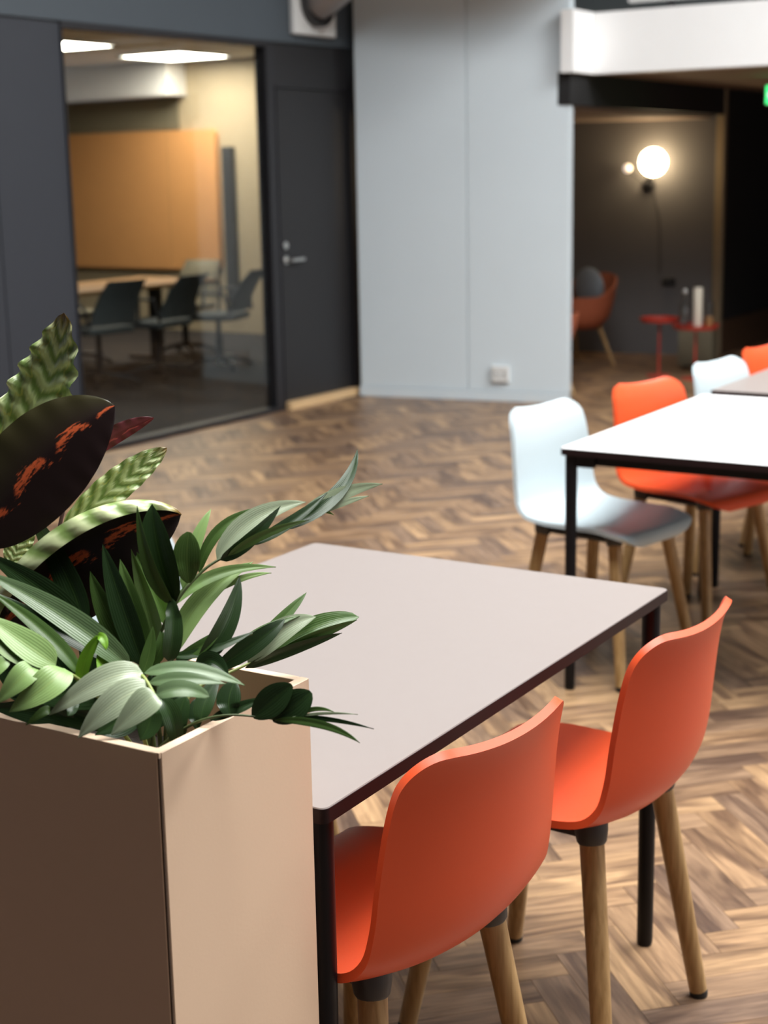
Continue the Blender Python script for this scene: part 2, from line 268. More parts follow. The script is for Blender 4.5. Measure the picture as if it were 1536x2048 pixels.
# ------------------------------------------------------------------ mesh helpers
def link(name, me, m=None, parent=None):
    o = bpy.data.objects.new(name, me); col.objects.link(o)
    if m is not None and len(me.materials) == 0: me.materials.append(m)
    if parent is not None: o.parent = parent
    return o
def mesh(name, v, f, smooth=None):
    me = bpy.data.meshes.new(name); me.from_pydata([tuple(p) for p in v], [], f); me.validate()
    bm = bmesh.new(); bm.from_mesh(me); bmesh.ops.recalc_face_normals(bm, faces=bm.faces); bm.to_mesh(me); bm.free()
    if smooth is not None:
        for p in me.polygons: p.use_smooth = True
        me.set_sharp_from_angle(angle=R(smooth))
    return me
class MB:
    """collects shapes into one mesh"""
    def __init__(s): s.v = []; s.f = []
    def box(s, lo, hi, ch=0.0):
        x0, y0, z0 = lo; x1, y1, z1 = hi; b = len(s.v)
        if ch <= 0:
            s.v += [(x0, y0, z0), (x1, y0, z0), (x1, y1, z0), (x0, y1, z0), (x0, y0, z1), (x1, y0, z1), (x1, y1, z1), (x0, y1, z1)]
            s.f += [[b + i for i in q] for q in ((0, 3, 2, 1), (4, 5, 6, 7), (0, 1, 5, 4), (1, 2, 6, 5), (2, 3, 7, 6), (3, 0, 4, 7))]
        else:
            c = ch; ring = lambda z, k: [(x0 + c + k, y0 + k, z), (x1 - c - k, y0 + k, z), (x1 - k, y0 + c + k, z), (x1 - k, y1 - c - k, z), (x1 - c - k, y1 - k, z), (x0 + c + k, y1 - k, z), (x0 + k, y1 - c - k, z), (x0 + k, y0 + c + k, z)]
            q = min(c, (z1 - z0) / 3) * .6
            s.loft([ring(z0, q), ring(z0 + q, 0), ring(z1 - q, 0), ring(z1, q)])
        return s
    def loft(s, rings, cap=True, closed=True):
        b = len(s.v); n = len(rings[0])
        for r in rings: s.v += [tuple(p) for p in r]
        for i in range(len(rings) - 1):
            for j in range(n if closed else n - 1):
                k = (j + 1) % n; s.f.append([b + i * n + j, b + i * n + k, b + (i + 1) * n + k, b + (i + 1) * n + j])
        if cap:
            s.f.append([b + j for j in range(n)][::-1]); s.f.append([b + (len(rings) - 1) * n + j for j in range(n)])
        return s
    def lathe(s, prof, n=24, c=(0, 0, 0)):
        return s.loft([[(c[0] + r * math.cos(2 * math.pi * j / n), c[1] + r * math.sin(2 * math.pi * j / n), c[2] + z) for j in range(n)] for r, z in prof])
    def tube(s, pts, rad, n=10, cap=True):
        pts = [Vector(p) for p in pts]; rad = rad if isinstance(rad, (list, tuple)) else [rad] * len(pts); rings = []; prev = None
        for i, p in enumerate(pts):
            t = (pts[min(i + 1, len(pts) - 1)] - pts[max(i - 1, 0)]).normalized()
            ref = prev if prev is not None else (Vector((1, 0, 0)) if abs(t.x) < .8 else Vector((0, 1, 0)))
            a = (ref - t * ref.dot(t)).normalized(); bb = t.cross(a); prev = a
            rings.append([p + a * rad[i] * math.cos(2 * math.pi * j / n) + bb * rad[i] * math.sin(2 * math.pi * j / n) for j in range(n)])
        return s.loft(rings, cap)
    def sphere(s, c, r, n=20, m=12, sc_=(1, 1, 1)):
        return s.loft([[(c[0] + sc_[0] * r * math.sin(math.pi * (i + .02) / (m + .04)) * math.cos(2 * math.pi * j / n), c[1] + sc_[1] * r * math.sin(math.pi * (i + .02) / (m + .04)) * math.sin(2 * math.pi * j / n), c[2] - sc_[2] * r * math.cos(math.pi * (i + .02) / (m + .04))) for j in range(n)] for i in range(m + 1)])
    def build(s, name, m, parent=None, smooth=None): return link(name, mesh(name, s.v, s.f, smooth), m, parent)
def tag(o, label=None, cat=None, group=None, kind=None):
    if label: o['label'] = label
    if cat: o['category'] = cat
    if group: o['group'] = group
    if kind: o['kind'] = kind
    return o
def empty(name, loc, rz=0.0):
    o = bpy.data.objects.new(name, None); o.empty_display_size = .1; col.objects.link(o); o.location = loc; o.rotation_euler = (0, 0, rz); return o
def copy_tree(o, parent=None):
    c = o.copy(); col.objects.link(c); c.parent = parent
    for ch in o.children: copy_tree(ch, c)
    return c
def struct(name, loc=(0, 0, 0), rz=0.0):
    o = empty(name, loc, rz); o['kind'] = 'structure'; return o
def sbox(name, lo, hi, m, loc=(0, 0, 0), rz=0.0, ch=0.0):
    o = MB().box(lo, hi, ch).build(name, m); o.location = loc; o.rotation_euler = (0, 0, rz); o['kind'] = 'structure'; return o

# ------------------------------------------------------------------ setting: floor
PW, PN = .080, 4                                    # plank width, length in widths
PA = ANG - math.pi / 4
floor = sbox('floor', (-6.2, -7.0, -.10), (17.0, 5.8, -.006), M_GAP, (0, 0, 0), ANG)
e1 = Vector((math.cos(PA), math.sin(PA), 0)); e2 = Vector((-math.sin(PA), math.cos(PA), 0))
LWA = R(56.56); LK = Vector((-.16, 10.82, 0))        # left wall frame: x along the wall, y into the meeting room
LD = Vector((math.cos(LWA), math.sin(LWA), 0)); LN = Vector((-math.sin(LWA), math.cos(LWA), 0))
def proj(p):
    d = p - CAM; z = d.dot(fw)
    if z < .1: return None
    return 768 + FPX * d.dot(rt) / z, 1024 - FPX * d.dot(up) / z, z
planks = []
L_ = PN * PW
for k in range(-150, 260):
    for m_ in range(-14, 15):
        for d in (0, 1):
            ox, oy = (k + PN * m_) * PW, (k - PN * m_) * PW
            if d: oy += PW
            cx, cy = (ox + (L_ if not d else PW) / 2, oy + (PW if not d else L_) / 2)
            p = e1 * cx + e2 * cy
            if (p - LK).dot(LN) > -.03: 
                if p.dot(U) < 9.3 or p.dot(W) > 5.9: continue
            if p.dot(U) < -.5 or p.dot(U) > 14.5 or p.dot(W) < -3.2: continue
            q = proj(p)
            if q is None or not (-420 < q[0] < 1960 and 560 < q[1] < 2900): continue
            planks.append((p, d, q))
def plank_mesh(v0, rnd):
    g = .00012; a, b = L_ / 2 - g, PW / 2 - g; c = .00035
    v = [(-a, -b, -.006), (a, -b, -.006), (a, b, -.006), (-a, b, -.006), (-a + c, -b + c, 0), (a - c, -b + c, 0), (a - c, b - c, 0), (-a + c, b - c, 0)]
    f = [(4, 5, 6, 7), (0, 1, 5, 4), (1, 2, 6, 5), (2, 3, 7, 6), (3, 0, 4, 7)]
    return v, f
pv, pf = plank_mesh(0, 0)
me = bpy.data.meshes.new('plank'); me.from_pydata(pv, [], pf); uvl = me.uv_layers.new(name='UVMap')
for lp in me.loops: uvl.data[lp.index].uv = pv[lp.vertex_index][:2]
me.materials.append(M_PARQ)
def vis_score(q):
    x, y, z = q
    inside = 0 <= x <= 1536 and y <= 2060
    hidden = (x < 650 and y > 1080) or (y > 1095 and 620 < x < 1330 and y < 1640 - .65 * (x - 640))
    return (0 if inside and not hidden else 1, z)
planks.sort(key=lambda t: vis_score(t[2]))
for p, d, q in planks[:300]:
    o = bpy.data.objects.new('plank', me); col.objects.link(o); o.parent = floor
    loc = Matrix.Rotation(-ANG, 4, 'Z') @ p; o.location = loc; o.rotation_euler = (0, 0, PA - ANG + (math.pi / 2 if d else 0))
sv, sf, suv = [], [], []
for p, d, q in planks[300:]:
    ax, ay = (e1, e2) if not d else (e2, -e1); b = len(sv); ru, rv = random.random() * 40, random.random() * 40
    pl = Matrix.Rotation(-ANG, 4, 'Z') @ p; axl = Matrix.Rotation(-ANG, 4, 'Z') @ ax; ayl = Matrix.Rotation(-ANG, 4, 'Z') @ ay
    for x, y, z in pv: sv.append(pl + axl * x + ayl * y + Vector((0, 0, z))); suv.append((x + ru, y + rv))
    for f in pf: sf.append([b + i for i in f])
me2 = bpy.data.meshes.new('plank_field'); me2.from_pydata([tuple(x) for x in sv], [], sf); uvl = me2.uv_layers.new(name='UVMap')
for lp in me2.loops: uvl.data[lp.index].uv = suv[lp.vertex_index]
o = link('plank_field', me2, M_PARQ, floor); o['kind'] = 'stuff'

# ------------------------------------------------------------------ setting: dark partition with glass and door
wl = struct('wall_left', LK, LWA)
def wpart(name, lo, hi, m, parent, ch=0.0, smooth=None): return MB().box(lo, hi, ch).build(name, m, parent, smooth)
GX0, GX1, GT = -2.76, -.95, 2.315
wpart('wall_panel', (-3.268, 0, 0), (GX0 - .0, .10, 2.35), M_ANTH, wl)
wpart('wall_panel', (-4.47, 0, 0), (-3.276, .10, 2.35), M_ANTH, wl)
wpart('wall_panel', (-9.0, 0, 0), (-4.478, .10, 2.35), M_ANTH, wl)
wpart('wall_pier', (GX1, 0, 0), (-.875, .10, 2.35), M_FRAME, wl)
wpart('overdoor_panel', (-.875, 0.004, 2.085), (.02, .10, 2.35), M_DOOR, wl)
wpart('overglass_panel', (GX0, 0.004, GT + .04), (GX1, .10, 2.35), M_FRAME, wl)
wpart('upper_wall', (-9.0, -.018, 2.35), (.02, .10, CEIL), M_ANTH2, wl)
w1 = struct('window_1', LK, LWA)
for lo, hi in (((GX0, -.012, GT), (GX1, .07, GT + .04)), ((GX0, -.012, 0), (GX1, .07, .03)), ((GX0, -.012, .03), (GX0 + .012, .07, GT)), ((GX1 - .028, -.012, .03), (GX1, .07, GT))):
    wpart('frame_rail', lo, hi, M_FRAME, w1)
wpart('pane', (GX0 + .012, .020, .03), (-1.913, .030, GT), M_GLASS, w1)
wpart('pane', (-1.909, .020, .03), (GX1 - .028, .030, GT), M_GLASS, w1)
d1 = struct('door_1', LK, LWA)
wpart('door_leaf', (-.862, .012, .052), (-.055, .055, 2.07), M_DOOR, d1)
for lo, hi in (((-.875, -.006, 0), (-.864, .08, 2.085)), ((-.053, -.010, 0), (.0, .08, 2.085)), ((-.864, -.006, 2.072), (-.053, .08, 2.085))): wpart('door_frame', lo, hi, M_FRAME, d1)
wpart('threshold', (-.872, -.045, 0), (-.002, .06, .05), M_TAN, d1)
dh = MB().lathe([(.026, 0), (.026, .008), (.012, .010), (.011, .045)], 16); dh.v = [(-.80 + x, .012 - z, .98 + y) for x, y, z in dh.v]
dh = dh.tube([(-.80, -.035, .98), (-.74, -.037, .98), (-.665, -.037, .982)], .0115, 12).build('lever_handle', M_CHROME, d1, 40)
ek = MB().lathe([(.024, 0), (.024, .006), (.008, .007), (.008, .010)], 16); ek.v = [(-.80 + x, .012 - z, 1.075 + y) for x, y, z in ek.v]; ek.build('lock_cylinder', M_CHROME, d1, 40)

# light grey panel wall
GA = R(-22.13); GK = Vector((-.150, 10.70, 0)); GL = 1.50
wb = struct('wall_back', GK, GA)
wpart('wall_panel', (.006, 0, .07), (.797, .09, 3.6), M_GREYW, wb, .003)
wpart('wall_panel', (.803, 0, .07), (GL, .09, 3.6), M_GREYW, wb, .003)
wpart('wall_core', (.0, .02, 0), (GL - .004, .088, 3.58), M_GREYW, wb)
wpart('upper_wall', (-.05, .0, 3.6), (GL + 2.0, .09, CEIL), M_GREYW, wb)
bb = sbox('baseboard_back', (.0, -.012, 0), (GL, .02, .066), M_GREYW, GK, GA, .003)

# mezzanine slab, fascia, dark beam, post
mz = struct('ceiling_mezzanine', (0, 0, 0), ANG)
wpart('fascia_panel', (9.52, -6.0, 2.128), (9.66, 4.21, 2.51), M_WHITE, mz)
wpart('fascia_return', (9.20, 4.215, 2.128), (9.66, 4.30, 2.51), M_WHITE, mz)
wpart('soffit', (9.66, -6.0, 2.135), (16.5, 5.75, 2.20), M_SOFFIT, mz)
wpart('deck', (9.66, -6.0, 2.20), (16.5, 4.3, 2.48), M_WHITE, mz)
sbox('trim_beam', (9.262, 4.262, 1.93), (12.20, 4.36, 2.134), M_BLACKW, (0, 0, 0), ANG)
sbox('trim_post', (12.20, 4.255, 0), (12.27, 4.325, 2.134), M_BRASS, (0, 0, 0), ANG, .006)
sbox('wall_mezzanine', (12.4, -6.0, 2.48), (12.5, 7.5, CEIL), M_MEZZ, (0, 0, 0), ANG)

# alcove
AA = R(-22.61); AK = Vector((1.934, 12.994, 0))
sbox('wall_alcove', (-1.6, 0, 0), (.93, .08, 1.96), M_ALC, AK, AA)
sbox('ceiling_alcove', (9.35, 4.37, 1.905), (12.6, 6.0, 1.96), M_SOFFIT, (0, 0, 0), ANG)
sbox('baseboard_alcove', (-1.6, -.012, 0), (.93, 0, .06), M_ALC, AK, AA)
wr = struct('wall_dark', (0, 0, 0), ANG)
wpart('wall_panel', (12.27, 4.27, .285), (16.5, 4.36, 2.134), M_BLACKW, wr)
wpart('dado_panel', (12.272, 4.25, 0), (16.5, 4.36, .28), M_DKWOOD, wr)
sbox('wall_far', (14.6, -6.0, 0), (14.7, 4.25, 2.134), M_BLACKW, (0, 0, 0), ANG)

# meeting room shell (left wall frame)
sbox('wall_meeting_end', (3.0, .12, 0), (3.1, 7.2, 2.75), M_CREAM, LK, LWA)
sbox('wall_meeting_back', (-9.0, 7.2, 0), (3.1, 7.3, 2.75), M_CREAM, LK, LWA)
sbox('wall_meeting_side', (-9.1, .12, 0), (-9.0, 7.3, 2.75), M_CREAM, LK, LWA)
sbox('wall_meeting_return', (.05, .10, 0), (3.0, .2, 2.75), M_CREAM, LK, LWA)
sbox('ceiling_meeting', (-9.0, .11, 2.62), (3.0, 7.2, 2.72), M_CEIL, LK, LWA)
sbox('trim_bulkhead', (2.72, 4.02, 2.30), (2.998, 7.19, 2.618), M_CEIL, LK, LWA)
sbox('wall_dark_band', (2.985, 4.12, 1.985), (2.9995, 7.19, 2.298), M_OLIVE, LK, LWA)  # darker band on the end wall above the felt board
sbox('floor_meeting', (-9.0, .11, -.05), (3.0, 7.2, .002), M_CARPET, LK, LWA)

# hall shell that the frame does not show but the light needs
sbox('wall_right', (-3.0, RIGHT_W - .1, 0), (WIN_U[0], RIGHT_W, CEIL), M_HALL, (0, 0, 0), ANG)
sbox('wall_right_far', (WIN_U[1], RIGHT_W - .1, 0), (16.6, RIGHT_W, CEIL), M_HALL, (0, 0, 0), ANG)
sbox('wall_right_sill', (WIN_U[0], RIGHT_W - .1, 0), (WIN_U[1], RIGHT_W, WIN_Z[0]), M_HALL, (0, 0, 0), ANG)
sbox('wall_right_head', (WIN_U[0], RIGHT_W - .1, WIN_Z[1]), (WIN_U[1], RIGHT_W, CEIL), M_HALL, (0, 0, 0), ANG)
sbox('wall_front', (-3.1, RIGHT_W - .1, 0), (-3.0, 7.5, CEIL), M_ANTH, (0, 0, 0), ANG)
ce = struct('ceiling', (0, 0, 0), ANG)
RU, RW = (6.35, 8.85), (-4.15, .95)                # ceiling hole for the added fascia fill light
for lo, hi in (((-3.1, RIGHT_W, CEIL), (SKY_U[0], 7.5, CEIL + .15)), ((SKY_U[1], RIGHT_W, CEIL), (RU[0], 7.5, CEIL + .15)), ((RU[1], RIGHT_W, CEIL), (16.6, 7.5, CEIL + .15)),
               ((RU[0], RIGHT_W, CEIL), (RU[1], RW[0], CEIL + .15)), ((RU[0], RW[1], CEIL), (RU[1], 7.5, CEIL + .15)),
               ((SKY_U[0], RIGHT_W, CEIL), (SKY_U[1], SKY_W[0], CEIL + .15)), ((SKY_U[0], SKY_W[1], CEIL), (SKY_U[1], 7.5, CEIL + .15))):
    wpart('ceiling_panel', lo, hi, M_HALLC, ce)
for lo, hi in (((SKY_U[0] - .1, SKY_W[0] - .1, CEIL + .15), (SKY_U[0], SKY_W[1] + .1, SKY_Z + .2)), ((SKY_U[1], SKY_W[0] - .1, CEIL + .15), (SKY_U[1] + .1, SKY_W[1] + .1, SKY_Z + .2)),
               ((SKY_U[0], SKY_W[0] - .1, CEIL + .15), (SKY_U[1], SKY_W[0], SKY_Z + .2)), ((SKY_U[0], SKY_W[1], CEIL + .15), (SKY_U[1], SKY_W[1] + .1, SKY_Z + .2))):
    wpart('skylight_shade_well', lo, hi, M_GREYW, ce)  # unseen shaft, added so the upper walls get less skylight
sbox('shade_slab', (8.3, 3.95, 2.86), (9.6, 6.2, 3.15), M_WHITE, (0, 0, 0), ANG)  # unseen slab added to shade the top of the grey wall
w2 = struct('window_2', (0, 0, 0), ANG)
for i in range(5):
    u = WIN_U[0] + (WIN_U[1] - WIN_U[0] - .06) * i / 4; wpart('mullion', (u, RIGHT_W - .09, WIN_Z[0]), (u + .06, RIGHT_W - .02, WIN_Z[1]), M_FRAME, w2)
w3 = struct('window_3', (0, 0, 0), ANG)
for i in range(7):
    u = SKY_U[0] + (SKY_U[1] - SKY_U[0] - .06) * i / 6; wpart('mullion', (u, SKY_W[0], SKY_Z + .05), (u + .06, SKY_W[1], SKY_Z + .17), M_FRAME, w3)

w4 = struct('fill_light_frame', (0, 0, 0), ANG)  # bars across the added ceiling hole of the fascia light
for i in range(4):
    u = RU[0] + (RU[1] - RU[0] - .06) * i / 3; wpart('mullion', (u, RW[0], CEIL + .02), (u + .06, RW[1], CEIL + .14), M_FRAME, w4)

# mezzanine railing (only its foot shows above the fascia)
rl = tag(empty('railing', H(9.60, 0, 2.51), ANG), 'grey mezzanine railing standing on top of the white fascia', 'railing')
MB().box((-.03, -3.0, .05), (.03, 4.0, .09)).build('bottom_rail', M_MOUNT, rl)
MB().box((-.03, -3.0, 1.0), (.03, 4.0, 1.05)).build('hand_rail', M_FRAME, rl)
for i in range(13): MB().box((-.02, -2.9 + i * .55, 0), (.02, -2.86 + i * .55, 1.0)).build('baluster', M_SOCK, rl)
for i in range(12): MB().box((-.005, -2.84 + i * .55, .09), (.005, -2.37 + i * .55, .98)).build('infill_panel', M_JAR, rl)

# ------------------------------------------------------------------ shell chair
CTRL = [(.200, .424, .095, .0), (.203, .436, .140, .001), (.198, .452, .172, .003), (.178, .465, .193, .006), (.10, .471, .206, .012), (.0, .462, .211, .019), (-.10, .457, .211, .025),
        (-.168, .466, .208, .030), (-.208, .502, .205, .032), (-.224, .555, .200, .034), (-.233, .625, .196, .036), (-.242, .695, .190, .038), (-.251, .742, .184, .040), (-.257, .765, .177, .040), (-.263, .782, .163, .040), (-.268, .793, .143, .040), (-.272, .798, .115, .040)]
def catmull(P, n):
    out = []
    for i in range(n + 1):
        s = i / n * (len(P) - 1); k = min(int(s), len(P) - 2); t = s - k
        a, b, c, d = P[max(k - 1, 0)], P[k], P[k + 1], P[min(k + 2, len(P) - 1)]
        out.append([.5 * (2 * b[j] + (c[j] - a[j]) * t + (2 * a[j] - 5 * b[j] + 4 * c[j] - d[j]) * t * t + (3 * b[j] - a[j] - 3 * c[j] + d[j]) * t ** 3) for j in range(len(b))])
    return out
def shell_mesh():
    S = catmull(CTRL, 64); NV = 22; th = .0125; top = []; n = len(S)
    for i, (y, z, hw, ds) in enumerate(S):
        a, b = S[max(i - 1, 0)], S[min(i + 1, n - 1)]; ty, tz = b[0] - a[0], b[1] - a[1]; ll = math.hypot(ty, tz); ny, nz = -tz / ll, ty / ll   # normal towards the sitter
        if nz < 0 and i < 4: ny, nz = -ny, -nz
        ny, nz = (tz / ll, -ty / ll)
        row = []
        for j in range(NV + 1):
            v = -1 + 2 * j / NV; q = (v * hw / .2) ** 2 * ds
            row.append(Vector((v * hw, y + ny * q, z + nz * q)))
        top.append(row)
    nor = [[None] * (NV + 1) for _ in range(n)]
    for i in range(n):
        for j in range(NV + 1):
            a = top[min(i + 1, n - 1)][j] - top[max(i - 1, 0)][j]; b = top[i][min(j + 1, NV)] - top[i][max(j - 1, 0)]
            nor[i][j] = b.cross(a).normalized()
    v = []; f = []; W1 = NV + 1
    for i in range(n): v += top[i]
    for i in range(n): v += [top[i][j] + nor[i][j] * th for j in range(W1)]
    o2 = n * W1
    for i in range(n - 1):
        for j in range(NV):
            q = [i * W1 + j, i * W1 + j + 1, (i + 1) * W1 + j + 1, (i + 1) * W1 + j]; f.append(q); f.append([o2 + k for k in q[::-1]])
    bd = [(0, j) for j in range(W1)] + [(i, NV) for i in range(1, n)] + [(n - 1, j) for j in range(NV - 1, -1, -1)] + [(i, 0) for i in range(n - 2, 0, -1)]
    for k in range(len(bd)):
        a, b = bd[k], bd[(k + 1) % len(bd)]; ia, ib = a[0] * W1 + a[1], b[0] * W1 + b[1]; f.append([ia, ib, o2 + ib, o2 + ia])
    return mesh('seat_shell', v, f, 50)
SHELL = shell_mesh()
def make_chair(shell_m):
    root = empty('shell_chair', (0, 0, 0))
    me = SHELL.copy(); me.materials.clear(); me.materials.append(shell_m); link('seat_shell', me, None, root)
    fr = MB().box((-.14, -.13, .430), (.14, .12, .442), .012)
    fr.build('under_frame', M_SOCK, root)
    for sx in (-1, 1):
        for sy in (-1, 1):
            t = Vector((sx * .136, sy * .132 - .006, .448)); b = Vector((sx * .197, sy * .200, .006)); d = (b - t)
            p = lambda s: t + d * s
            lg = MB().tube([p(.02), p(.04), p(.5), p(.985)], [.0205, .0212, .0195, .0168], 16).build('leg', M_OAK, root, 50)
            MB().tube([p(-.03), p(.0), p(.040), p(.050)], [.029, .0285, .0255, .0225], 16).build('leg_socket', M_SOCK, lg, 50)
            gb = p(1.0); MB().lathe([(.0165, gb.z - .0055), (.0172, gb.z), (.0165, gb.z + .006)], 16, (gb.x, gb.y, 0)).build('glide', M_GLIDE, lg, 50)
    return root
chair_o = make_chair(M_ORANGE); chair_w = make_chair(M_WPLAST)
used = set()
def put_chair(proto, u, w, rz, label, group):
    o = proto if proto.name not in used else copy_tree(proto)
    used.add(proto.name); o.location = H(u, w); o.rotation_euler = (0, 0, ANG + rz)
    tag(o, label, 'chair', group); return o
put_chair(chair_o, 1.768, 1.146, R(-8.5), 'orange shell chair nearest the planter, tucked under the mauve table', 'chairs at the front table')
put_chair(chair_o, 2.352, 1.098, R(-3), 'orange shell chair at the far end of the front mauve table, oak legs showing', 'chairs at the front table')
put_chair(chair_w, 2.32, 1.86, R(180), 'white shell chair behind the plant, across the mauve table', 'chairs at the front table')
put_chair(chair_w, 4.31, 1.85, R(180 - 11.5), 'white shell chair at the near corner of the white table', 'chairs at the rear tables')
put_chair(chair_o, 4.91, 1.765, R(180 - 18), 'orange shell chair at the white table, just past the white chair', 'chairs at the rear tables')
put_chair(chair_w, 5.60, 1.735, R(180 - 12), 'small distant white shell chair beside the farthest table', 'chairs at the rear tables')
put_chair(chair_o, 6.13, 1.72, R(180 - 12), 'orange shell chair at the right edge of the picture by the farthest table', 'chairs at the rear tables')

# ------------------------------------------------------------------ tables
def make_table(top_m, L=1.195, Wd=.822):
    root = empty('dining_table', (0, 0, 0)); T = .74
    def outline(x0, y0, x1, y1, r, z, n=5):
        pts = []
        for cx, cy, a0 in ((x1 - r, y1 - r, 0), (x0 + r, y1 - r, 90), (x0 + r, y0 + r, 180), (x1 - r, y0 + r, 270)):
            for k in range(n + 1): a = R(a0 + 90 * k / n); pts.append((cx + r * math.cos(a), cy + r * math.sin(a), z))
        return pts
    MB().loft([outline(0, 0, L, Wd, .012, T - .0215), outline(0, 0, L, Wd, .012, T - .0015)]).build('edge_band', M_EDGE, root, 40)
    MB().loft([outline(.0012, .0012, L - .0012, Wd - .0012, .011, T - .0015), outline(.002, .002, L - .002, Wd - .002, .011, T)]).build('table_top', top_m, root, 40)
    for x in (.028, L - .052): MB().box((x, .05, T - .050), (x + .024, Wd - .05, T - .0216), .003).build('end_rail', M_STEEL, root)
    for y in (.10, Wd - .124): MB().box((.052, y, T - .050), (L - .052, y + .024, T - .0216), .003).build('side_rail', M_STEEL, root)
    for x in (.026, L - .026):
        for y in (.026, Wd - .026):
            lg = MB().lathe([(.0150, .004), (.0158, .008), (.0168, .35), (.0178, T - .0216)], 20, (x, y, 0)).build('leg', M_STEEL, root, 40)
            MB().lathe([(.0130, 0), (.0150, .003), (.0150, .005)], 20, (x, y, 0)).build('foot', M_GLIDE, lg, 40)
            sx = 1 if x < L / 2 else -1; sy = 1 if y < Wd / 2 else -1
            MB().box((x - .012, min(y + sy * .012, y + sy * .075), T - .056), (x + .012, max(y + sy * .012, y + sy * .075), T - .0218), .004).build('bracket', M_STEEL, lg)
    return root
t1 = make_table(M_TOP); t1.location = H(1.504, 1.025); t1.rotation_euler = (0, 0, ANG)
tag(t1, 'mauve-topped table with dark edge and black legs, nearest the planter', 'table', 'dining tables')
t2 = make_table(M_TOPW); t2.location = H(3.996, 1.863 - .822); t2.rotation_euler = (0, 0, ANG)
tag(t2, 'bright white-topped table with black legs on the right', 'table', 'dining tables')
t3 = make_table(M_TOP); t3.location = H(5.30, 1.875 - .822); t3.rotation_euler = (0, 0, ANG)
tag(t3, 'mauve-topped table at the right edge behind the white table', 'table', 'dining tables')

# ------------------------------------------------------------------ planter
PH = .92
def inter_z(x, y, z):
    d = fw + rt * ((x - 768) / FPX) - up * ((y - 1024) / FPX); return CAM + d * ((z - CAMH) / d.z)
pc = inter_z(318, 1508, PH); pu, pw = pc.dot(U), pc.dot(W); PD, PLN = .289, .92
pl = tag(empty('planter_box', H(pu, pw), ANG), 'tall beige rectangular planter box at the front, filled with foliage', 'planter')
tk = .0135
MB().box((0, .0035, .0), (tk, PLN, PH), .001).build('front_panel', M_PLANT, pl)
MB().box((.0035, 0, .0), (PD, tk - .0005, PH), .001).build('side_panel', M_PLANT, pl)
MB().box((PD - tk, tk, .0), (PD, PLN, PH), .001).build('back_panel', M_PLANT, pl)
MB().box((tk, PLN - tk, .0), (PD - tk, PLN, PH), .001).build('side_panel', M_PLANT, pl)
MB().box((.0012, .0012, .0), (.0036, .0036, PH - .0005)).build('corner_joint', M_PEDGE, pl)
MB().box((.0006, .0006, PH - .006), (tk - .0002, tk - .0002, PH + .0003)).build('corner_cap', M_PLANT, pl)
MB().box((tk, tk, .02), (PD - tk, PLN - tk, .80)).build('inner_tub', M_PEDGE, pl)
sv, sf = [], []; nx, ny = 14, 40
for i in range(nx + 1):
    for j in range(ny + 1): sv.append((tk + (PD - 2 * tk) * i / nx, tk + (PLN - 2 * tk) * j / ny, .808 + random.uniform(-.006, .008)))
for i in range(nx):
    for j in range(ny): a = i * (ny + 1) + j; sf.append([a, a + 1, a + ny + 2, a + ny + 1])
so = link('soil', mesh('soil', sv, sf, 60), M_SOIL, pl); so['kind'] = 'stuff'

# ------------------------------------------------------------------ plants
def un(x, y, d): return CAM + (fw + rt * ((x - 768) / FPX) - up * ((y - 1024) / FPX)) * d
def leaf_grid(P, wpx, shape, tilt, fold, nt, nv, wav=0.0, curl=None, twist=0.0):
    """P: three (x, y, depth) points on the midrib -> grid of world points"""
    b, m_, t = [un(*p) for p in P]; c = m_ * 2 - (b + t) * .5; dm = P[1][2]; hw = wpx / FPX * dm / 2 / max(.4, math.cos(R(tilt))); out = []; ph = random.random() * 6
    for i in range(nt + 1):
        s = i / nt; p = b * (1 - s) ** 2 + c * 2 * s * (1 - s) + t * s * s
        T = ((c - b) * (1 - s) + (t - c) * s).normalized(); V = (p - CAM).normalized()
        S = T.cross(V).normalized(); N = S.cross(T).normalized()
        if N.dot(V) > 0: N = -N
        sg = 1 if (N * math.cos(.7) - S * math.sin(.7)).z > (N * math.cos(.7) + S * math.sin(.7)).z else -1
        a = R(tilt * sg + twist * (s - .5)); S2 = S * math.cos(a) + N * math.sin(a); N2 = N * math.cos(a) - S * math.sin(a)
        if shape == 'palm': wv = (s ** .55) * ((1 - s) ** .85) / .506
        elif shape == 'oval': wv = max(0, math.sin(math.pi * min(1, s * .97 + .015))) ** .62
        elif shape == 'strap': wv = (s ** .35) * ((1 - s) ** .55) / .63
        else: wv = (max(s, .0) ** .5) * ((1 - s) ** .72) / .5095
        row = []
        for j in range(nv + 1):
            v = -1 + 2 * j / nv; x = v * hw * wv; y = fold * abs(v) * hw * wv
            if wav: y += wav * hw * abs(v) ** 2 * math.sin(s * 44 + ph + (1.3 if v > 0 else 0)) * min(1, wv)
            if curl and v > curl[0]:
                r = curl[2] * hw * min(1, wv + .05); th = (v - curl[0]) / (1 - curl[0]) * R(curl[1]); x = curl[0] * hw * wv + r * math.sin(th); y = fold * curl[0] * hw * wv + r * (1 - math.cos(th))
            row.append(p + S2 * x + N2 * y)
        out.append(row)
    return out
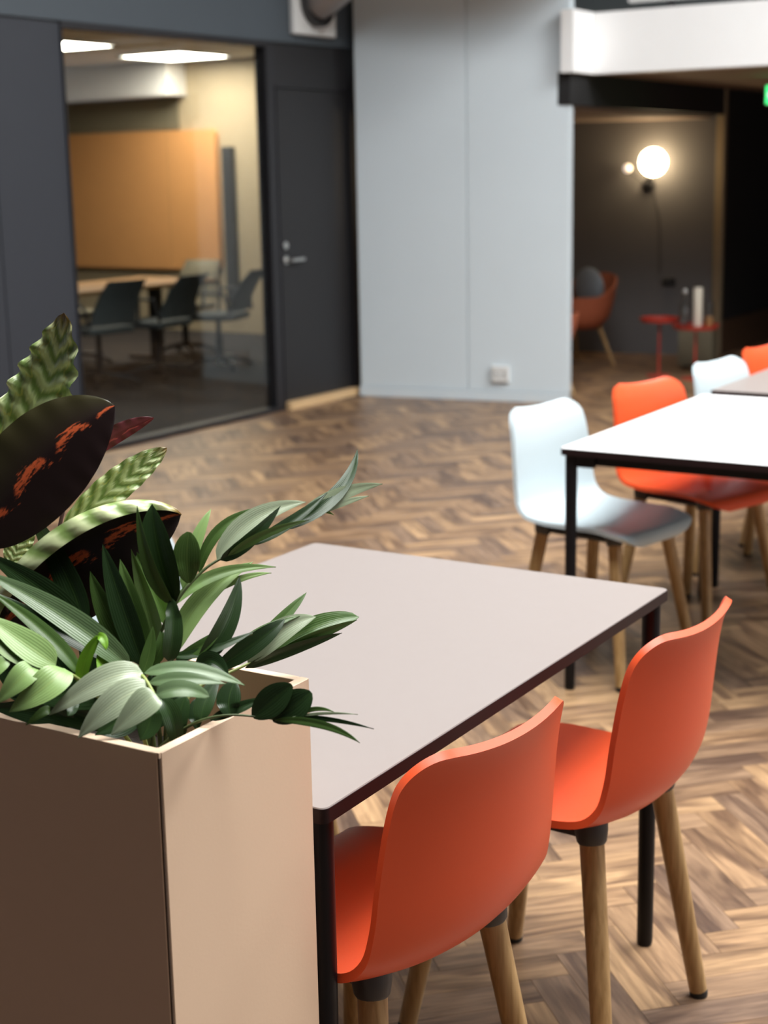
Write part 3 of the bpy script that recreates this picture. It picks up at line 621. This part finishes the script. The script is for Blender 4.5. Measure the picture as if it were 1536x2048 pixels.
def make_leaf(name, org, P, wpx, parent, m, m2=None, shape='palm', tilt=0, fold=.25, wav=0, curl=None, twist=0, nt=14, nv=6):
    G = leaf_grid(P, wpx, shape, tilt, fold, nt, nv, wav, curl, twist); th = .0005; W1 = nv + 1; n = nt + 1
    v = []; uv = []
    for k in (1, -1):
        for i in range(n):
            for j in range(W1):
                a = G[min(i + 1, nt)][j] - G[max(i - 1, 0)][j]; b = G[i][min(j + 1, nv)] - G[i][max(j - 1, 0)]; nn = a.cross(b)
                nn = nn.normalized() if nn.length > 1e-12 else Vector((0, 0, 1))
                v.append(G[i][j] + nn * th * k * (.2 if j in (0, nv) else 1) - org); uv.append((i / nt, -1 + 2 * j / nv))
    f = []; mi = []; o2 = n * W1
    # which layer faces the camera?
    a = G[nt // 2 + 1][nv // 2] - G[nt // 2][nv // 2]; b = G[nt // 2][nv // 2 + 1] - G[nt // 2][nv // 2]; front = a.cross(b).dot(CAM - G[nt // 2][nv // 2]) > 0
    for i in range(nt):
        for j in range(nv):
            q = [i * W1 + j, i * W1 + j + 1, (i + 1) * W1 + j + 1, (i + 1) * W1 + j]
            f.append(q[::-1]); mi.append(0 if front else 1); f.append([o2 + k for k in q]); mi.append(1 if front else 0)
    me = bpy.data.meshes.new(name); me.from_pydata([tuple(p) for p in v], [], f); ul = me.uv_layers.new(name='UVMap')
    for lp in me.loops: ul.data[lp.index].uv = uv[lp.vertex_index]
    me.materials.append(m); me.materials.append(m2 or m)
    for k, p in enumerate(me.polygons): p.material_index = mi[k]; p.use_smooth = True
    return link(name, me, None, parent)
def stem(name, org, P, rad, parent, m):
    pts = catmull([list(un(*p)) for p in P], 6 * (len(P) - 1)); n = len(pts)
    return MB().tube([Vector(p) - org for p in pts], [rad[0] + (rad[1] - rad[0]) * i / (n - 1) for i in range(n)], 8).build(name, m, parent, 60)

# feather palm
palm_o = H(pu + .145, pw + .16, .80)
palm = tag(empty('feather_palm', palm_o), 'glossy green feather palm filling the right of the planter', 'plant')
PALM = [
 # front frond, facing the camera
 ('frond', M_RACHIS, [(300, 1520, 1.76), (268, 1390, 1.70), (282, 1350, 1.675), (312, 1395, 1.64)], (.0028, .0016), [
  ([(286, 1347, 1.675), (205, 1362, 1.66), (98, 1430, 1.67)], 62, L_LIT, 28, .15, 'palm'),
  ([(304, 1376, 1.66), (235, 1402, 1.645), (156, 1476, 1.652)], 70, L_LIT, 28, .12, 'palm'),
  ([(313, 1390, 1.64), (283, 1412, 1.632), (222, 1470, 1.635)], 66, L_LIT, 25, .12, 'palm'),
  ([(288, 1347, 1.675), (385, 1340, 1.67), (490, 1371, 1.675)], 34, L_HALF_LIT, 35, .2, 'palm'),
  ([(298, 1366, 1.665), (370, 1358, 1.66), (452, 1368, 1.665)], 30, L_HALF_LIT, 30, .2, 'palm'),
  ([(312, 1390, 1.64), (365, 1378, 1.64), (419, 1394, 1.65)], 34, L_HALF_LIT, 25, .2, 'strap')]),
 # left frond
 ('frond', M_RACHIS, [(270, 1500, 1.78), (200, 1400, 1.73), (165, 1364, 1.70), (112, 1336, 1.69), (20, 1320, 1.68), (-60, 1290, 1.68)], (.0026, .0012), [
  ([(160, 1350, 1.70), (92, 1268, 1.71), (-25, 1178, 1.73)], 36, L_MID, 15, .25, 'palm'),
  ([(112, 1330, 1.69), (50, 1288, 1.69), (-35, 1228, 1.70)], 66, L_YOUNG_LIT, 22, .2, 'palm'),
  ([(58, 1326, 1.685), (20, 1300, 1.685), (-50, 1262, 1.69)], 44, L_YOUNG_LIT, 22, .2, 'palm'),
  ([(130, 1338, 1.69), (92, 1372, 1.665), (18, 1424, 1.665)], 72, L_YOUNG_LIT, 20, .18, 'palm'),
  ([(70, 1332, 1.685), (42, 1356, 1.665), (-8, 1408, 1.665)], 56, L_YOUNG_LIT, 20, .18, 'palm'),
  ([(20, 1320, 1.68), (-20, 1345, 1.67), (-60, 1400, 1.67)], 40, L_YOUNG_LIT, 20, .18, 'palm')]),
 # long leaves arching left
 ('frond', M_RACHISD, [(295, 1510, 1.78), (300, 1420, 1.76), (278, 1345, 1.74), (240, 1322, 1.74)], (.0026, .0016), [
  ([(262, 1338, 1.74), (135, 1238, 1.74), (-40, 1140, 1.77)], 60, L_HALF_LIT, 15, .3, 'palm'),
  ([(160, 1258, 1.76), (95, 1190, 1.77), (-30, 1105, 1.80)], 66, L_DARK, -5, .25, 'palm'),
  ([(240, 1325, 1.75), (120, 1262, 1.76), (-10, 1185, 1.78)], 40, L_DARK, 20, .25, 'palm'),
  ([(168, 1252, 1.78), (132, 1150, 1.80), (52, 1010, 1.83)], 58, L_DARK, -25, .25, 'palm'),
  ([(100, 1420, 1.69), (85, 1425, 1.68), (52, 1450, 1.67)], 22, L_MID, 10, .2, 'palm'),
  ([(130, 1395, 1.70), (145, 1412, 1.69), (135, 1432, 1.68)], 26, L_DARK, 10, .2, 'strap'),
  ([(250, 1370, 1.73), (170, 1382, 1.73), (60, 1400, 1.735)], 90, L_DARK, 10, .2, 'palm'),
  ([(260, 1390, 1.72), (250, 1430, 1.71), (190, 1470, 1.70)], 60, L_DARK, 10, .2, 'palm')]),
 # upright fans in the centre
 ('frond', M_RACHISD, [(310, 1510, 1.78), (300, 1420, 1.77), (288, 1340, 1.77), (292, 1280, 1.78)], (.0028, .0016), [
  ([(288, 1335, 1.76), (246, 1215, 1.77), (205, 1088, 1.79)], 56, L_DARK, -20, .3, 'palm'),
  ([(278, 1325, 1.77), (222, 1240, 1.78), (180, 1142, 1.80)], 50, L_MID, -25, .3, 'palm'),
  ([(300, 1320, 1.775), (268, 1220, 1.785), (240, 1118, 1.80)], 46, L_MID, -10, .3, 'palm'),
  ([(320, 1300, 1.79), (300, 1215, 1.80), (262, 1098, 1.82)], 42, L_YOUNG_LIT, -40, .35, 'palm'),
  ([(340, 1252, 1.80), (310, 1180, 1.81), (268, 1098, 1.83)], 38, L_YOUNG_LIT, -30, .35, 'palm'),
  ([(284, 1350, 1.75), (298, 1308, 1.755), (306, 1252, 1.76)], 32, L_MID, 10, .3, 'palm'),
  ([(336, 1322, 1.76), (346, 1260, 1.76), (343, 1196, 1.77)], 38, L_DARK, -15, .3, 'strap'),
  ([(300, 1330, 1.77), (320, 1300, 1.77), (322, 1255, 1.78)], 30, L_MID, 10, .3, 'palm'),
  ([(163, 1372, 1.70), (172, 1318, 1.70), (202, 1268, 1.70)], 27, L_LIME, 15, .3, 'strap'),
  ([(195, 1272, 1.70), (206, 1278, 1.695), (212, 1300, 1.69)], 18, L_LIME, 15, .2, 'strap'),
  ([(215, 1370, 1.72), (205, 1330, 1.73), (200, 1290, 1.74)], 30, L_LIME, 25, .3, 'palm')]),
 # long frond leaning right over the table
 ('frond', M_RACHISD, [(322, 1500, 1.80), (312, 1390, 1.79), (312, 1295, 1.78), (352, 1205, 1.78), (392, 1155, 1.79), (440, 1118, 1.80), (560, 1060, 1.83), (650, 1012, 1.86)], (.0030, .0010), [
  ([(352, 1205, 1.775), (318, 1105, 1.775), (304, 1008, 1.78)], 78, L_DARK, -25, .35, 'palm'),
  ([(345, 1208, 1.77), (300, 1130, 1.765), (274, 1010, 1.77)], 30, L_MID, -30, .35, 'palm'),
  ([(378, 1166, 1.78), (374, 1112, 1.775), (378, 1064, 1.775)], 48, L_MID, 5, .22, 'oval'),
  ([(365, 1178, 1.80), (390, 1090, 1.81), (422, 1018, 1.83)], 32, L_YOUNG_LIT, 10, .3, 'palm'),
  ([(398, 1148, 1.81), (440, 1060, 1.82), (528, 1015, 1.84)], 26, L_MID, 15, .3, 'palm'),
  ([(434, 1122, 1.80), (505, 1040, 1.82), (612, 1004, 1.85)], 48, L_LIT, 10, .2, 'palm'),
  ([(440, 1120, 1.79), (500, 1078, 1.80), (561, 1012, 1.82)], 32, L_DARK, -20, .3, 'palm'),
  ([(500, 1090, 1.81), (580, 1045, 1.83), (655, 985, 1.86)], 26, L_DARK, 10, .3, 'palm'),
  ([(560, 1060, 1.83), (672, 990, 1.87), (715, 898, 1.91)], 34, L_DARK, 20, .3, 'palm'),
  ([(590, 1045, 1.84), (672, 992, 1.87), (765, 968, 1.90)], 34, L_LIT, 0, .15, 'palm'),
  ([(615, 1035, 1.85), (680, 1008, 1.87), (738, 992, 1.89)], 16, L_LIT, 0, .15, 'palm'),
  ([(628, 1022, 1.86), (648, 1022, 1.86), (668, 1030, 1.86)], 9, L_YOUNG_LIT, 0, .2, 'palm'),
  ([(455, 1112, 1.79), (530, 1068, 1.80), (618, 1040, 1.83)], 20, L_MID, -20, .3, 'palm')]),
 # leaves right of the centre
 ('frond', M_RACHISD, [(330, 1495, 1.80), (335, 1400, 1.80), (345, 1318, 1.80), (420, 1295, 1.80), (505, 1268, 1.82)], (.0026, .0012), [
  ([(345, 1212, 1.80), (432, 1150, 1.82), (552, 1134, 1.85)], 27, L_YOUNG_LIT, 20, .3, 'palm'),
  ([(340, 1318, 1.80), (405, 1200, 1.82), (506, 1124, 1.85)], 50, L_YOUNG_LIT, 15, .35, 'palm'),
  ([(420, 1190, 1.83), (480, 1158, 1.84), (543, 1146, 1.86)], 16, L_YOUNG_LIT, 10, .2, 'palm'),
  ([(398, 1325, 1.79), (452, 1245, 1.80), (479, 1152, 1.83)], 48, L_DARK, -25, .3, 'palm'),
  ([(352, 1320, 1.79), (405, 1292, 1.79), (441, 1258, 1.80)], 30, L_MID, 15, .3, 'palm'),
  ([(345, 1312, 1.79), (420, 1300, 1.79), (510, 1262, 1.81)], 24, L_DARK, 25, .3, 'palm'),
  ([(395, 1345, 1.77), (420, 1322, 1.77), (455, 1350, 1.76)], 34, L_DARK, 10, .3, 'oval')]),
 # right frond over the planter's back rim
 ('frond', M_RACHIS, [(335, 1490, 1.80), (365, 1415, 1.81), (400, 1372, 1.83), (470, 1340, 1.87), (540, 1308, 1.90), (600, 1285, 1.91)], (.0028, .0012), [
  ([(500, 1300, 1.88), (565, 1238, 1.90), (613, 1185, 1.92)], 27, L_MID, 20, .3, 'palm'),
  ([(430, 1340, 1.84), (515, 1282, 1.85), (570, 1238, 1.87)], 46, L_DARK, 0, .3, 'palm'),
  ([(495, 1325, 1.87), (562, 1262, 1.88), (632, 1234, 1.90)], 54, L_LIT, 10, .2, 'palm'),
  ([(540, 1305, 1.89), (632, 1254, 1.90), (718, 1234, 1.92)], 44, L_MID, 25, .2, 'strap'),
  ([(490, 1336, 1.87), (590, 1296, 1.88), (684, 1266, 1.90)], 26, L_DARK, -25, .25, 'palm'),
  ([(560, 1302, 1.88), (640, 1268, 1.89), (714, 1240, 1.91)], 22, L_MID, -25, .25, 'palm'),
  ([(440, 1335, 1.85), (515, 1268, 1.87), (600, 1232, 1.89)], 22, L_MID, 30, .25, 'palm')]),
 # low frond hanging over the right side
 ('frond', M_RACHISD, [(315, 1500, 1.77), (352, 1468, 1.75), (405, 1440, 1.735), (470, 1430, 1.73), (560, 1440, 1.73)], (.0024, .0010), [
  ([(506, 1434, 1.73), (545, 1402, 1.725), (584, 1370, 1.72)], 52, L_DARK, 10, .2, 'oval'),
  ([(545, 1440, 1.73), (588, 1412, 1.722), (622, 1384, 1.72)], 54, L_DARK, 10, .2, 'oval'),
  ([(590, 1432, 1.72), (630, 1418, 1.715), (668, 1424, 1.71)], 11, L_MID, 0, .2, 'palm'),
  ([(580, 1436, 1.72), (645, 1427, 1.71), (716, 1429, 1.70)], 7, L_LIT, 0, .2, 'palm'),
  ([(560, 1436, 1.725), (650, 1438, 1.71), (748, 1458, 1.70)], 12, L_DARK, 0, .2, 'palm'),
  ([(550, 1440, 1.725), (645, 1450, 1.705), (720, 1486, 1.69)], 19, L_MID, 0, .2, 'palm'),
  ([(462, 1432, 1.735), (458, 1400, 1.74), (470, 1362, 1.75)], 42, L_DARK, 10, .3, 'oval'),
  ([(402, 1442, 1.74), (412, 1400, 1.75), (440, 1350, 1.77)], 44, L_DARK, 10, .3, 'palm'),
  ([(420, 1440, 1.735), (480, 1415, 1.74), (530, 1396, 1.745)], 26, L_DARK, 10, .3, 'palm')]),
 # dense dark leaves deep inside the planter
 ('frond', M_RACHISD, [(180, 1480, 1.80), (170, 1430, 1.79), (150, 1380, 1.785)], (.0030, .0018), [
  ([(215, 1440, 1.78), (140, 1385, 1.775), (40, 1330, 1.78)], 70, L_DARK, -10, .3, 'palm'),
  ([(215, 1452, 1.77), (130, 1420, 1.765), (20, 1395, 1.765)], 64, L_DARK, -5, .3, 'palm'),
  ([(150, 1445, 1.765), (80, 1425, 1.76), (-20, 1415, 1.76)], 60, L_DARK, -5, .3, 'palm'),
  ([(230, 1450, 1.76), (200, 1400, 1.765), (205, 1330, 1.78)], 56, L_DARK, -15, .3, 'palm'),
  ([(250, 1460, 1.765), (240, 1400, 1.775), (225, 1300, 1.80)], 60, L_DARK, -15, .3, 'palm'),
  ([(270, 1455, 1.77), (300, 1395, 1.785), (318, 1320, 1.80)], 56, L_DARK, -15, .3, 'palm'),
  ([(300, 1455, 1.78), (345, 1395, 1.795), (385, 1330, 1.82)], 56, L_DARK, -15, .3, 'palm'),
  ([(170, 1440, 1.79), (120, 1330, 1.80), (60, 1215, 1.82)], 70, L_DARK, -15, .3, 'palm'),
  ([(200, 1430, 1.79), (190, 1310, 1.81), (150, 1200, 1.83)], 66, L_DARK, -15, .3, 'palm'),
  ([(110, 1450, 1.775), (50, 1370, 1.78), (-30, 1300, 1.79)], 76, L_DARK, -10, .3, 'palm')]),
 # dark inner leaves and stems
 ('frond', M_RACHISD, [(300, 1525, 1.79), (305, 1450, 1.78), (330, 1400, 1.77)], (.0030, .0018), [
  ([(322, 1398, 1.74), (345, 1440, 1.735), (352, 1500, 1.74)], 40, L_DARK, 10, .3, 'strap'),
  ([(372, 1392, 1.76), (358, 1440, 1.75), (362, 1492, 1.745)], 46, L_DARK, 20, .3, 'palm'),
  ([(400, 1396, 1.78), (392, 1430, 1.77), (395, 1462, 1.765)], 34, L_DARK, 20, .3, 'palm'),
  ([(300, 1415, 1.72), (298, 1450, 1.715), (280, 1480, 1.71)], 60, L_DARK, 20, .3, 'palm'),
  ([(285, 1420, 1.74), (240, 1452, 1.73), (200, 1466, 1.72)], 60, L_DARK, 20, .3, 'palm')]),
]
for nm, sm, sp, rad, leaves in PALM:
    fr = stem(nm, palm_o, sp, rad, palm, sm)
    for P, wpx, lm, tilt, fold, shp in leaves: make_leaf('leaflet', palm_o, P, wpx * 1.15, fr, lm, None, shp, tilt, fold, twist=random.uniform(-12, 12))

# calathea
cal_o = H(pu + .155, pw + .42, .80)
cal = tag(empty('calathea_plant', cal_o), 'calathea with feather-patterned leaves and dark maroon undersides, left of the palm', 'plant')
CAL = [
 ([(10, 1330, 1.90), (-30, 1120, 1.90), (-14, 925, 1.90)], [(-14, 925, 1.90), (88, 775, 1.88), (128, 626, 1.85)], 140, C_TOP, C_UND, 26, .12, .22, None, -20),
 ([(70, 1330, 1.86), (20, 1230, 1.83), (-45, 1090, 1.80)], [(-45, 1090, 1.80), (95, 912, 1.79), (230, 812, 1.80)], 230, C_UND, C_TOP, 8, -.12, .015, None, 0),
 ([(80, 1330, 1.92), (110, 1100, 1.93), (150, 925, 1.94)], [(150, 925, 1.94), (232, 868, 1.94), (308, 836, 1.94)], 44, C_PINK, C_TOP, 0, -.1, .10, None, 0),
 ([(95, 1330, 1.90), (105, 1150, 1.90), (128, 1060, 1.90)], [(128, 1060, 1.90), (245, 962, 1.89), (334, 896, 1.89)], 76, C_TOP, C_UND, 8, .15, .16, None, 0),
 ([(100, 1330, 1.85), (60, 1290, 1.84), (0, 1260, 1.83)], [(0, 1260, 1.83), (185, 1100, 1.82), (362, 1030, 1.84)], 262, C_UND, C_TOP, 2, -.08, .05, (.42, 200, .25), 0),
 ([(60, 1330, 1.88), (10, 1300, 1.87), (-20, 1260, 1.86)], [(-20, 1260, 1.86), (70, 1215, 1.85), (170, 1190, 1.85)], 130, C_UND, C_TOP, 0, -.1, .05, None, 0),
 ([(40, 1330, 1.93), (30, 1200, 1.94), (20, 1130, 1.94)], [(20, 1130, 1.94), (42, 1080, 1.94), (70, 1020, 1.94)], 60, C_TOP, C_UND, 0, .1, .1, None, 0),
]
for stp, P, wpx, ma, mb, tilt, fold, wav, curl, tw in CAL:
    st = stem('leaf_stalk', cal_o, [(90, 1470, 1.90)] + stp, (.0034, .0022), cal, M_STALK)
    make_leaf('leaf', cal_o, P, wpx, st, ma, mb, 'cal', tilt, fold, wav, curl, tw, 44, 16)

# ------------------------------------------------------------------ wall fittings
so_ = tag(empty('wall_socket', GK + Vector((math.cos(GA), math.sin(GA), 0)) * 1.035, GA), 'white double power socket low on the light grey wall', 'socket')
so_.location.z = .185
MB().box((-.062, -.026, -.055), (.062, .0, .055), .006).build('housing', M_MOUNT, so_)
for x in (-.03, .03):
    s = MB().lathe([(.022, 0), (.022, .003), (.019, .003), (.018, -.006)], 18); s.v = [(x + a, -.026 - c, b) for a, b, c in s.v]; s.build('socket_face', M_WHITE, so_, 40)

du = tag(empty('ventilation_duct', LK + LD * -.495 + Vector((0, 0, 2.62)), LWA), 'round galvanised duct on a square white flange high on the dark wall', 'duct')
MB().box((-.23, -.06, -.215), (.23, -.018, .235), .006).build('flange', M_MOUNT, du)
c = MB().lathe([(.165, 0), (.165, .05), (.15, .05), (.15, .02)], 28); c.v = [(a, -.06 - z, b) for a, b, z in c.v]; c.build('collar', M_SOCK, du, 40)
MB().tube([(0, -.07, 0), (0, -.12, .02), (0, -.45, .20), (0, -1.2, .62)], .125, 28).build('pipe', M_DUCT, du, 40)

# exit sign under the mezzanine
ex = tag(empty('exit_sign', H(11.0, 3.385, 2.135), ANG), 'green lit exit sign hanging from the soffit at the right edge', 'sign')
MB().box((-.012, -.02, -.05), (.012, .02, 0)).build('hanger', M_MOUNT, ex)
MB().box((-.022, -.16, -.19), (.022, .16, -.05), .006).build('housing', M_MOUNT, ex)
MB().box((-.026, -.15, -.182), (-.0215, .15, -.058)).build('lit_face', M_EXIT, ex)
ar = MB()
ar.loft([[(-.0275, .14, -.12), (-.0275, .105, -.085), (-.0275, .105, -.108), (-.0275, .05, -.108), (-.0275, .05, -.132), (-.0275, .105, -.132), (-.0275, .105, -.155)], [(-.0262, .14, -.12), (-.0262, .105, -.085), (-.0262, .105, -.108), (-.0262, .05, -.108), (-.0262, .05, -.132), (-.0262, .105, -.132), (-.0262, .105, -.155)]])
ar.build('arrow', M_EXITW, ex)
MB().box((-.0275, -.13, -.175), (-.0262, -.06, -.065)).build('door_symbol', M_EXITW, ex)

# ------------------------------------------------------------------ alcove furniture
AX = Vector((math.cos(AA), math.sin(AA), 0)); AY = Vector((math.sin(AA), -math.cos(AA), 0))   # along the wall, out of the wall
lp = tag(empty('wall_lamp', AK + AX * .33 + Vector((0, 0, 1.42)), AA), 'glowing opal globe wall lamp with dark arm in the alcove', 'lamp')
c = MB().lathe([(.055, 0), (.055, .018), (.02, .022), (.02, .05)], 22); c.v = [(a - .01, -z, b - .03) for a, b, z in c.v]; c.build('wall_plate', M_FRAME, lp, 40)
MB().tube([(-.01, -.04, -.03), (-.01, -.10, -.03), (.02, -.13, .0), (.04, -.14, .04)], .011, 10).build('arm', M_FRAME, lp, 60)
MB().sphere((.055, -.14, .15), .112, 28, 18).build('globe', M_GLOBE, lp, 80)
MB().tube([(-.01, -.09, -.03), (-.09, -.10, .03), (-.155, -.10, .085)], .007, 8).build('arm', M_FRAME, lp, 60)
MB().sphere((-.165, -.10, .105), .035, 20, 12).build('bulb', M_GLOBE2, lp, 80)
MB().tube([(.02, -.012, -.06), (.085, -.010, -.3), (.10, -.010, -.75)], .003, 6).build('cord', M_FRAME, lp)
sk = tag(empty('wall_outlet', AK + AX * .505 + Vector((0, 0, .60)), AA), 'small black wall outlet with plug below the globe lamp', 'socket')
MB().box((-.055, -.012, -.035), (.055, 0, .035), .004).build('cover_plate', M_FRAME, sk)
MB().box((-.045, -.05, -.02), (.005, -.012, .02), .006).build('plug', M_GLIDE, sk)

def armchair(loc, rz, label, group):
    r = tag(empty('lounge_chair', loc, rz), label, 'armchair', group); n = 28
    # tub shell: lower rim ellipse to a back that rises behind
    def ring(z, s, back, th):
        out = []
        for j in range(n):
            a = 2 * math.pi * j / n; bk = max(0, math.cos(a - math.pi / 2 + math.pi)) ** 1.2
            out.append((s * .34 * math.cos(a), s * .31 * math.sin(a) - bk * back * .10, z + bk * back))
        return out
    MB().loft([ring(.30, .72, 0, 0), ring(.36, .95, .05, 0), ring(.46, 1.05, .10, 0), ring(.55, 1.10, .16, 0), ring(.555, 1.06, .16, 0), ring(.46, .98, .08, 0), ring(.40, .90, .0, 0)]).build('tub_shell', M_RUST, r, 60)
    MB().loft([ring(.395, .80, 0, 0), ring(.40, .92, 0, 0), ring(.45, .93, 0, 0), ring(.47, .80, 0, 0)]).build('seat_cushion', M_CUSH, r, 60)
    MB().sphere((0, -.17, .60), .19, 20, 12, (1, .32, .85)).build('back_cushion', M_CUSH, r, 80)
    for sx in (-1, 1):
        for sy in (-1, 1): MB().tube([(sx * .17, sy * .15, .31), (sx * .25, sy * .24, 0)], [.018, .012], 12).build('leg', M_OAK, r, 60)
    return r
armchair(Vector((1.52, 12.24, 0)), R(118), 'rust orange tub armchair with grey cushions in the alcove', 'alcove armchairs')
armchair(Vector((1.045, 10.76, 0)), R(-77.5), 'armchair mostly hidden behind the grey wall, one oak leg showing', 'alcove armchairs')

def floor_at(x, y): return inter_z(x, y, 0)
stp = floor_at(1317, 752); sth = .42
def tray_table(loc, r, h, label):
    st = tag(empty('side_table', loc, 0), label, 'table', 'alcove side tables')
    MB().lathe([(.0, h - .012), (r - .015, h - .012), (r, h + .018), (r - .007, h + .018), (r - .02, h - .004), (.0, h - .004)], 36).build('tray_top', M_RED, st, 40)
    MB().lathe([(.008, .012), (.008, h - .012)], 14).build('stem', M_RED, st, 40)
    MB().lathe([(r * .6, 0), (r * .6, .008), (.02, .014)], 30).build('foot_plate', M_RED, st, 40)
tray_table(stp, .15, sth, 'small red tray table on a thin stem, left of the candle table')
s2 = floor_at(1389, 758)
tray_table(s2, .172, .384, 'larger red tray table in the alcove carrying the candle and glassware')
zt = .380
b1 = tag(empty('glass_carafe', s2 + Vector((-.09, -.02, zt))), 'clear glass carafe on the red tray, left of the candle', 'carafe')
MB().lathe([(.032, 0), (.036, .01), (.036, .16), (.018, .20), (.016, .25), (.019, .255)], 22).build('body', M_JAR, b1, 50)
MB().lathe([(.015, .25), (.02, .262), (.012, .28)], 16).build('stopper', M_CHROME, b1, 50)
b2 = tag(empty('pillar_candle', s2 + Vector((.005, -.03, zt))), 'tall cream pillar candle on the red tray', 'candle')
MB().lathe([(.031, 0), (.033, .004), (.033, .285), (.027, .292), (.01, .288)], 22).build('wax', M_WAX, b2, 50)
MB().lathe([(.002, .286), (.002, .30)], 6).build('wick', M_FRAME, b2)
b3 = tag(empty('glass_jar', s2 + Vector((.10, .02, zt))), 'squat glass jar with pinkish filling, right of the candle', 'jar')
MB().lathe([(.030, 0), (.034, .006), (.036, .12), (.030, .17), (.030, .19)], 22).build('body', M_JAR, b3, 50)
MB().lathe([(.028, .006), (.031, .075)], 20).build('filling', M_FELT, b3, 50)
bx = tag(empty('storage_box', floor_at(1396, 738) + Vector((.03, .16, 0)), AA), 'brown wooden box standing on the alcove floor behind the red tables', 'box')
MB().box((-.10, -.10, 0), (.10, .10, .02)).build('base', M_DKWOOD, bx)
for lo, hi in (((-.13, -.13, .02), (.13, -.115, .30)), ((-.13, .115, .02), (.13, .13, .30)), ((-.13, -.115, .02), (-.115, .115, .30)), ((.115, -.115, .02), (.13, .115, .30))): MB().box(lo, hi).build('side_board', M_OLIVE, bx)

# ------------------------------------------------------------------ meeting room contents
def LP(x, y, z=0): return LK + LD * x + LN * y + Vector((0, 0, z))
fp = tag(empty('felt_panel', LP(3.0, 4.66, 0), LWA), 'large orange felt panel on the meeting room wall behind the glass', 'panel')
rr = []
for cx, cy, a0 in ((1.03 - .06, 1.97 - .06, 0), (-1.03 + .06, 1.97 - .06, 90), (-1.03 + .06, .62 + .06, 180), (1.03 - .06, .62 + .06, 270)):
    for k in range(6): a = R(a0 + 18 * k); rr.append((cx + .06 * math.cos(a), cy + .06 * math.sin(a)))
MB().loft([[(-.06, x, z) for x, z in rr], [(-.001, x, z) for x, z in rr]]).build('felt_board', M_FELT, fp, 40)
MB().box((-.06, -1.22, .3), (-.001, -1.10, 1.80)).build('dark_strip', M_SOCK, fp)  # dark upright strip beside the felt board
for i, (x, y) in enumerate(((.62, 3.42), (2.25, 3.50))):
    lt = tag(empty('ceiling_light', LP(x, y, 2.619), LWA), ('square ceiling light panel at the left edge of the glass', 'square ceiling light panel above the felt board')[i], 'ceiling light', 'meeting room lights')
    for lo, hi in (((-.38, -.38, -.02), (.38, -.355, 0)), ((-.38, .355, -.02), (.38, .38, 0)), ((-.38, -.355, -.02), (-.355, .355, 0)), ((.355, -.355, -.02), (.38, .355, 0))): MB().box(lo, hi).build('frame', M_MOUNT, lt)
    MB().box((-.355, -.355, -.016), (.355, .355, -.004)).build('diffuser', M_LED, lt)

mt = tag(empty('meeting_table', LP(-.1, 2.55), LWA), 'light wood meeting table behind the glass, ringed by chairs', 'table')
MB().box((-1.3, -.42, .665), (1.15, .42, .695), .01).build('table_top', M_OAKT, mt)
for x in (-1.0, .85):
    MB().box((x - .03, -.3, .03), (x + .03, .3, .06)).build('foot', M_FRAME, mt)
    MB().box((x - .03, -.05, .06), (x + .03, .05, .665)).build('leg', M_FRAME, mt)
def office_chair(fab):
    r = empty('meeting_chair', (0, 0, 0))
    MB().box((-.22, -.20, .40), (.22, .22, .45), .04).build('seat', fab, r)
    rows = [[(x * .21 * (1 - .06 * k), -.20 - .02 * k - .015 * k * k + .03 * (x * x), .47 + .11 * k) for x in [i / 4 - 1 for i in range(9)]] for k in range(4)]
    back = [[(p[0], p[1] - .02, p[2]) for p in q] for q in rows]
    mb = MB(); mb.loft([rows[k] + back[k][::-1] for k in range(4)]); mb.build('backrest', fab, r, 50)
    for sx in (-1, 1): MB().tube([(sx * .23, -.20, .46), (sx * .26, -.17, .62), (sx * .26, .08, .63), (sx * .24, .10, .44)], .014, 8).build('armrest', M_FRAME, r, 60)
    MB().lathe([(.03, .08), (.03, .25), (.02, .26), (.02, .40)], 14).build('column', M_FRAME, r, 40)
    for k in range(4):
        a = math.pi / 4 + k * math.pi / 2; MB().tube([(0, 0, .09), (.14 * math.cos(a), .14 * math.sin(a), .075), (.29 * math.cos(a), .29 * math.sin(a), .03)], [.024, .02, .014], 8).build('base_arm', M_FRAME, r, 60)
        MB().lathe([(.016, 0), (.02, .01), (.02, .03)], 10, (.28 * math.cos(a), .28 * math.sin(a), 0)).build('glide', M_GLIDE, r)
    return r
oc_d = office_chair(M_MESH); oc_o = office_chair(M_OLIVE); first = {oc_d.name: 1, oc_o.name: 1}
def put_oc(p, x, y, rz, label):
    o = p if first.pop(p.name, 0) else copy_tree(p)
    o.location = LP(x, y); o.rotation_euler = (0, 0, LWA + rz); tag(o, label, 'chair', 'meeting room chairs')
put_oc(oc_d, -.52, 2.0, R(-8), 'dark grey meeting chair seen from behind, leftmost through the glass')
put_oc(oc_d, .06, 1.92, R(4), 'dark grey meeting chair seen from behind, middle of the near row')
put_oc(oc_d, .70, 1.84, R(16), 'dark grey meeting chair turned sideways at the right end of the table')
put_oc(oc_o, .40, 3.15, R(180), 'olive meeting chair on the far side of the table at the left')
put_oc(oc_o, 1.35, 2.75, R(100), 'olive meeting chair behind the turned dark grey chair')
fb = tag(empty('floor_box', floor_at(452, 728), LWA), 'small white power box on the meeting room floor', 'socket')
MB().box((-.05, -.05, .002), (.05, .05, .075), .008).build('housing', M_WHITE, fb); MB().box((-.03, -.054, .03), (.03, -.05, .055)).build('socket_face', M_MOUNT, fb)
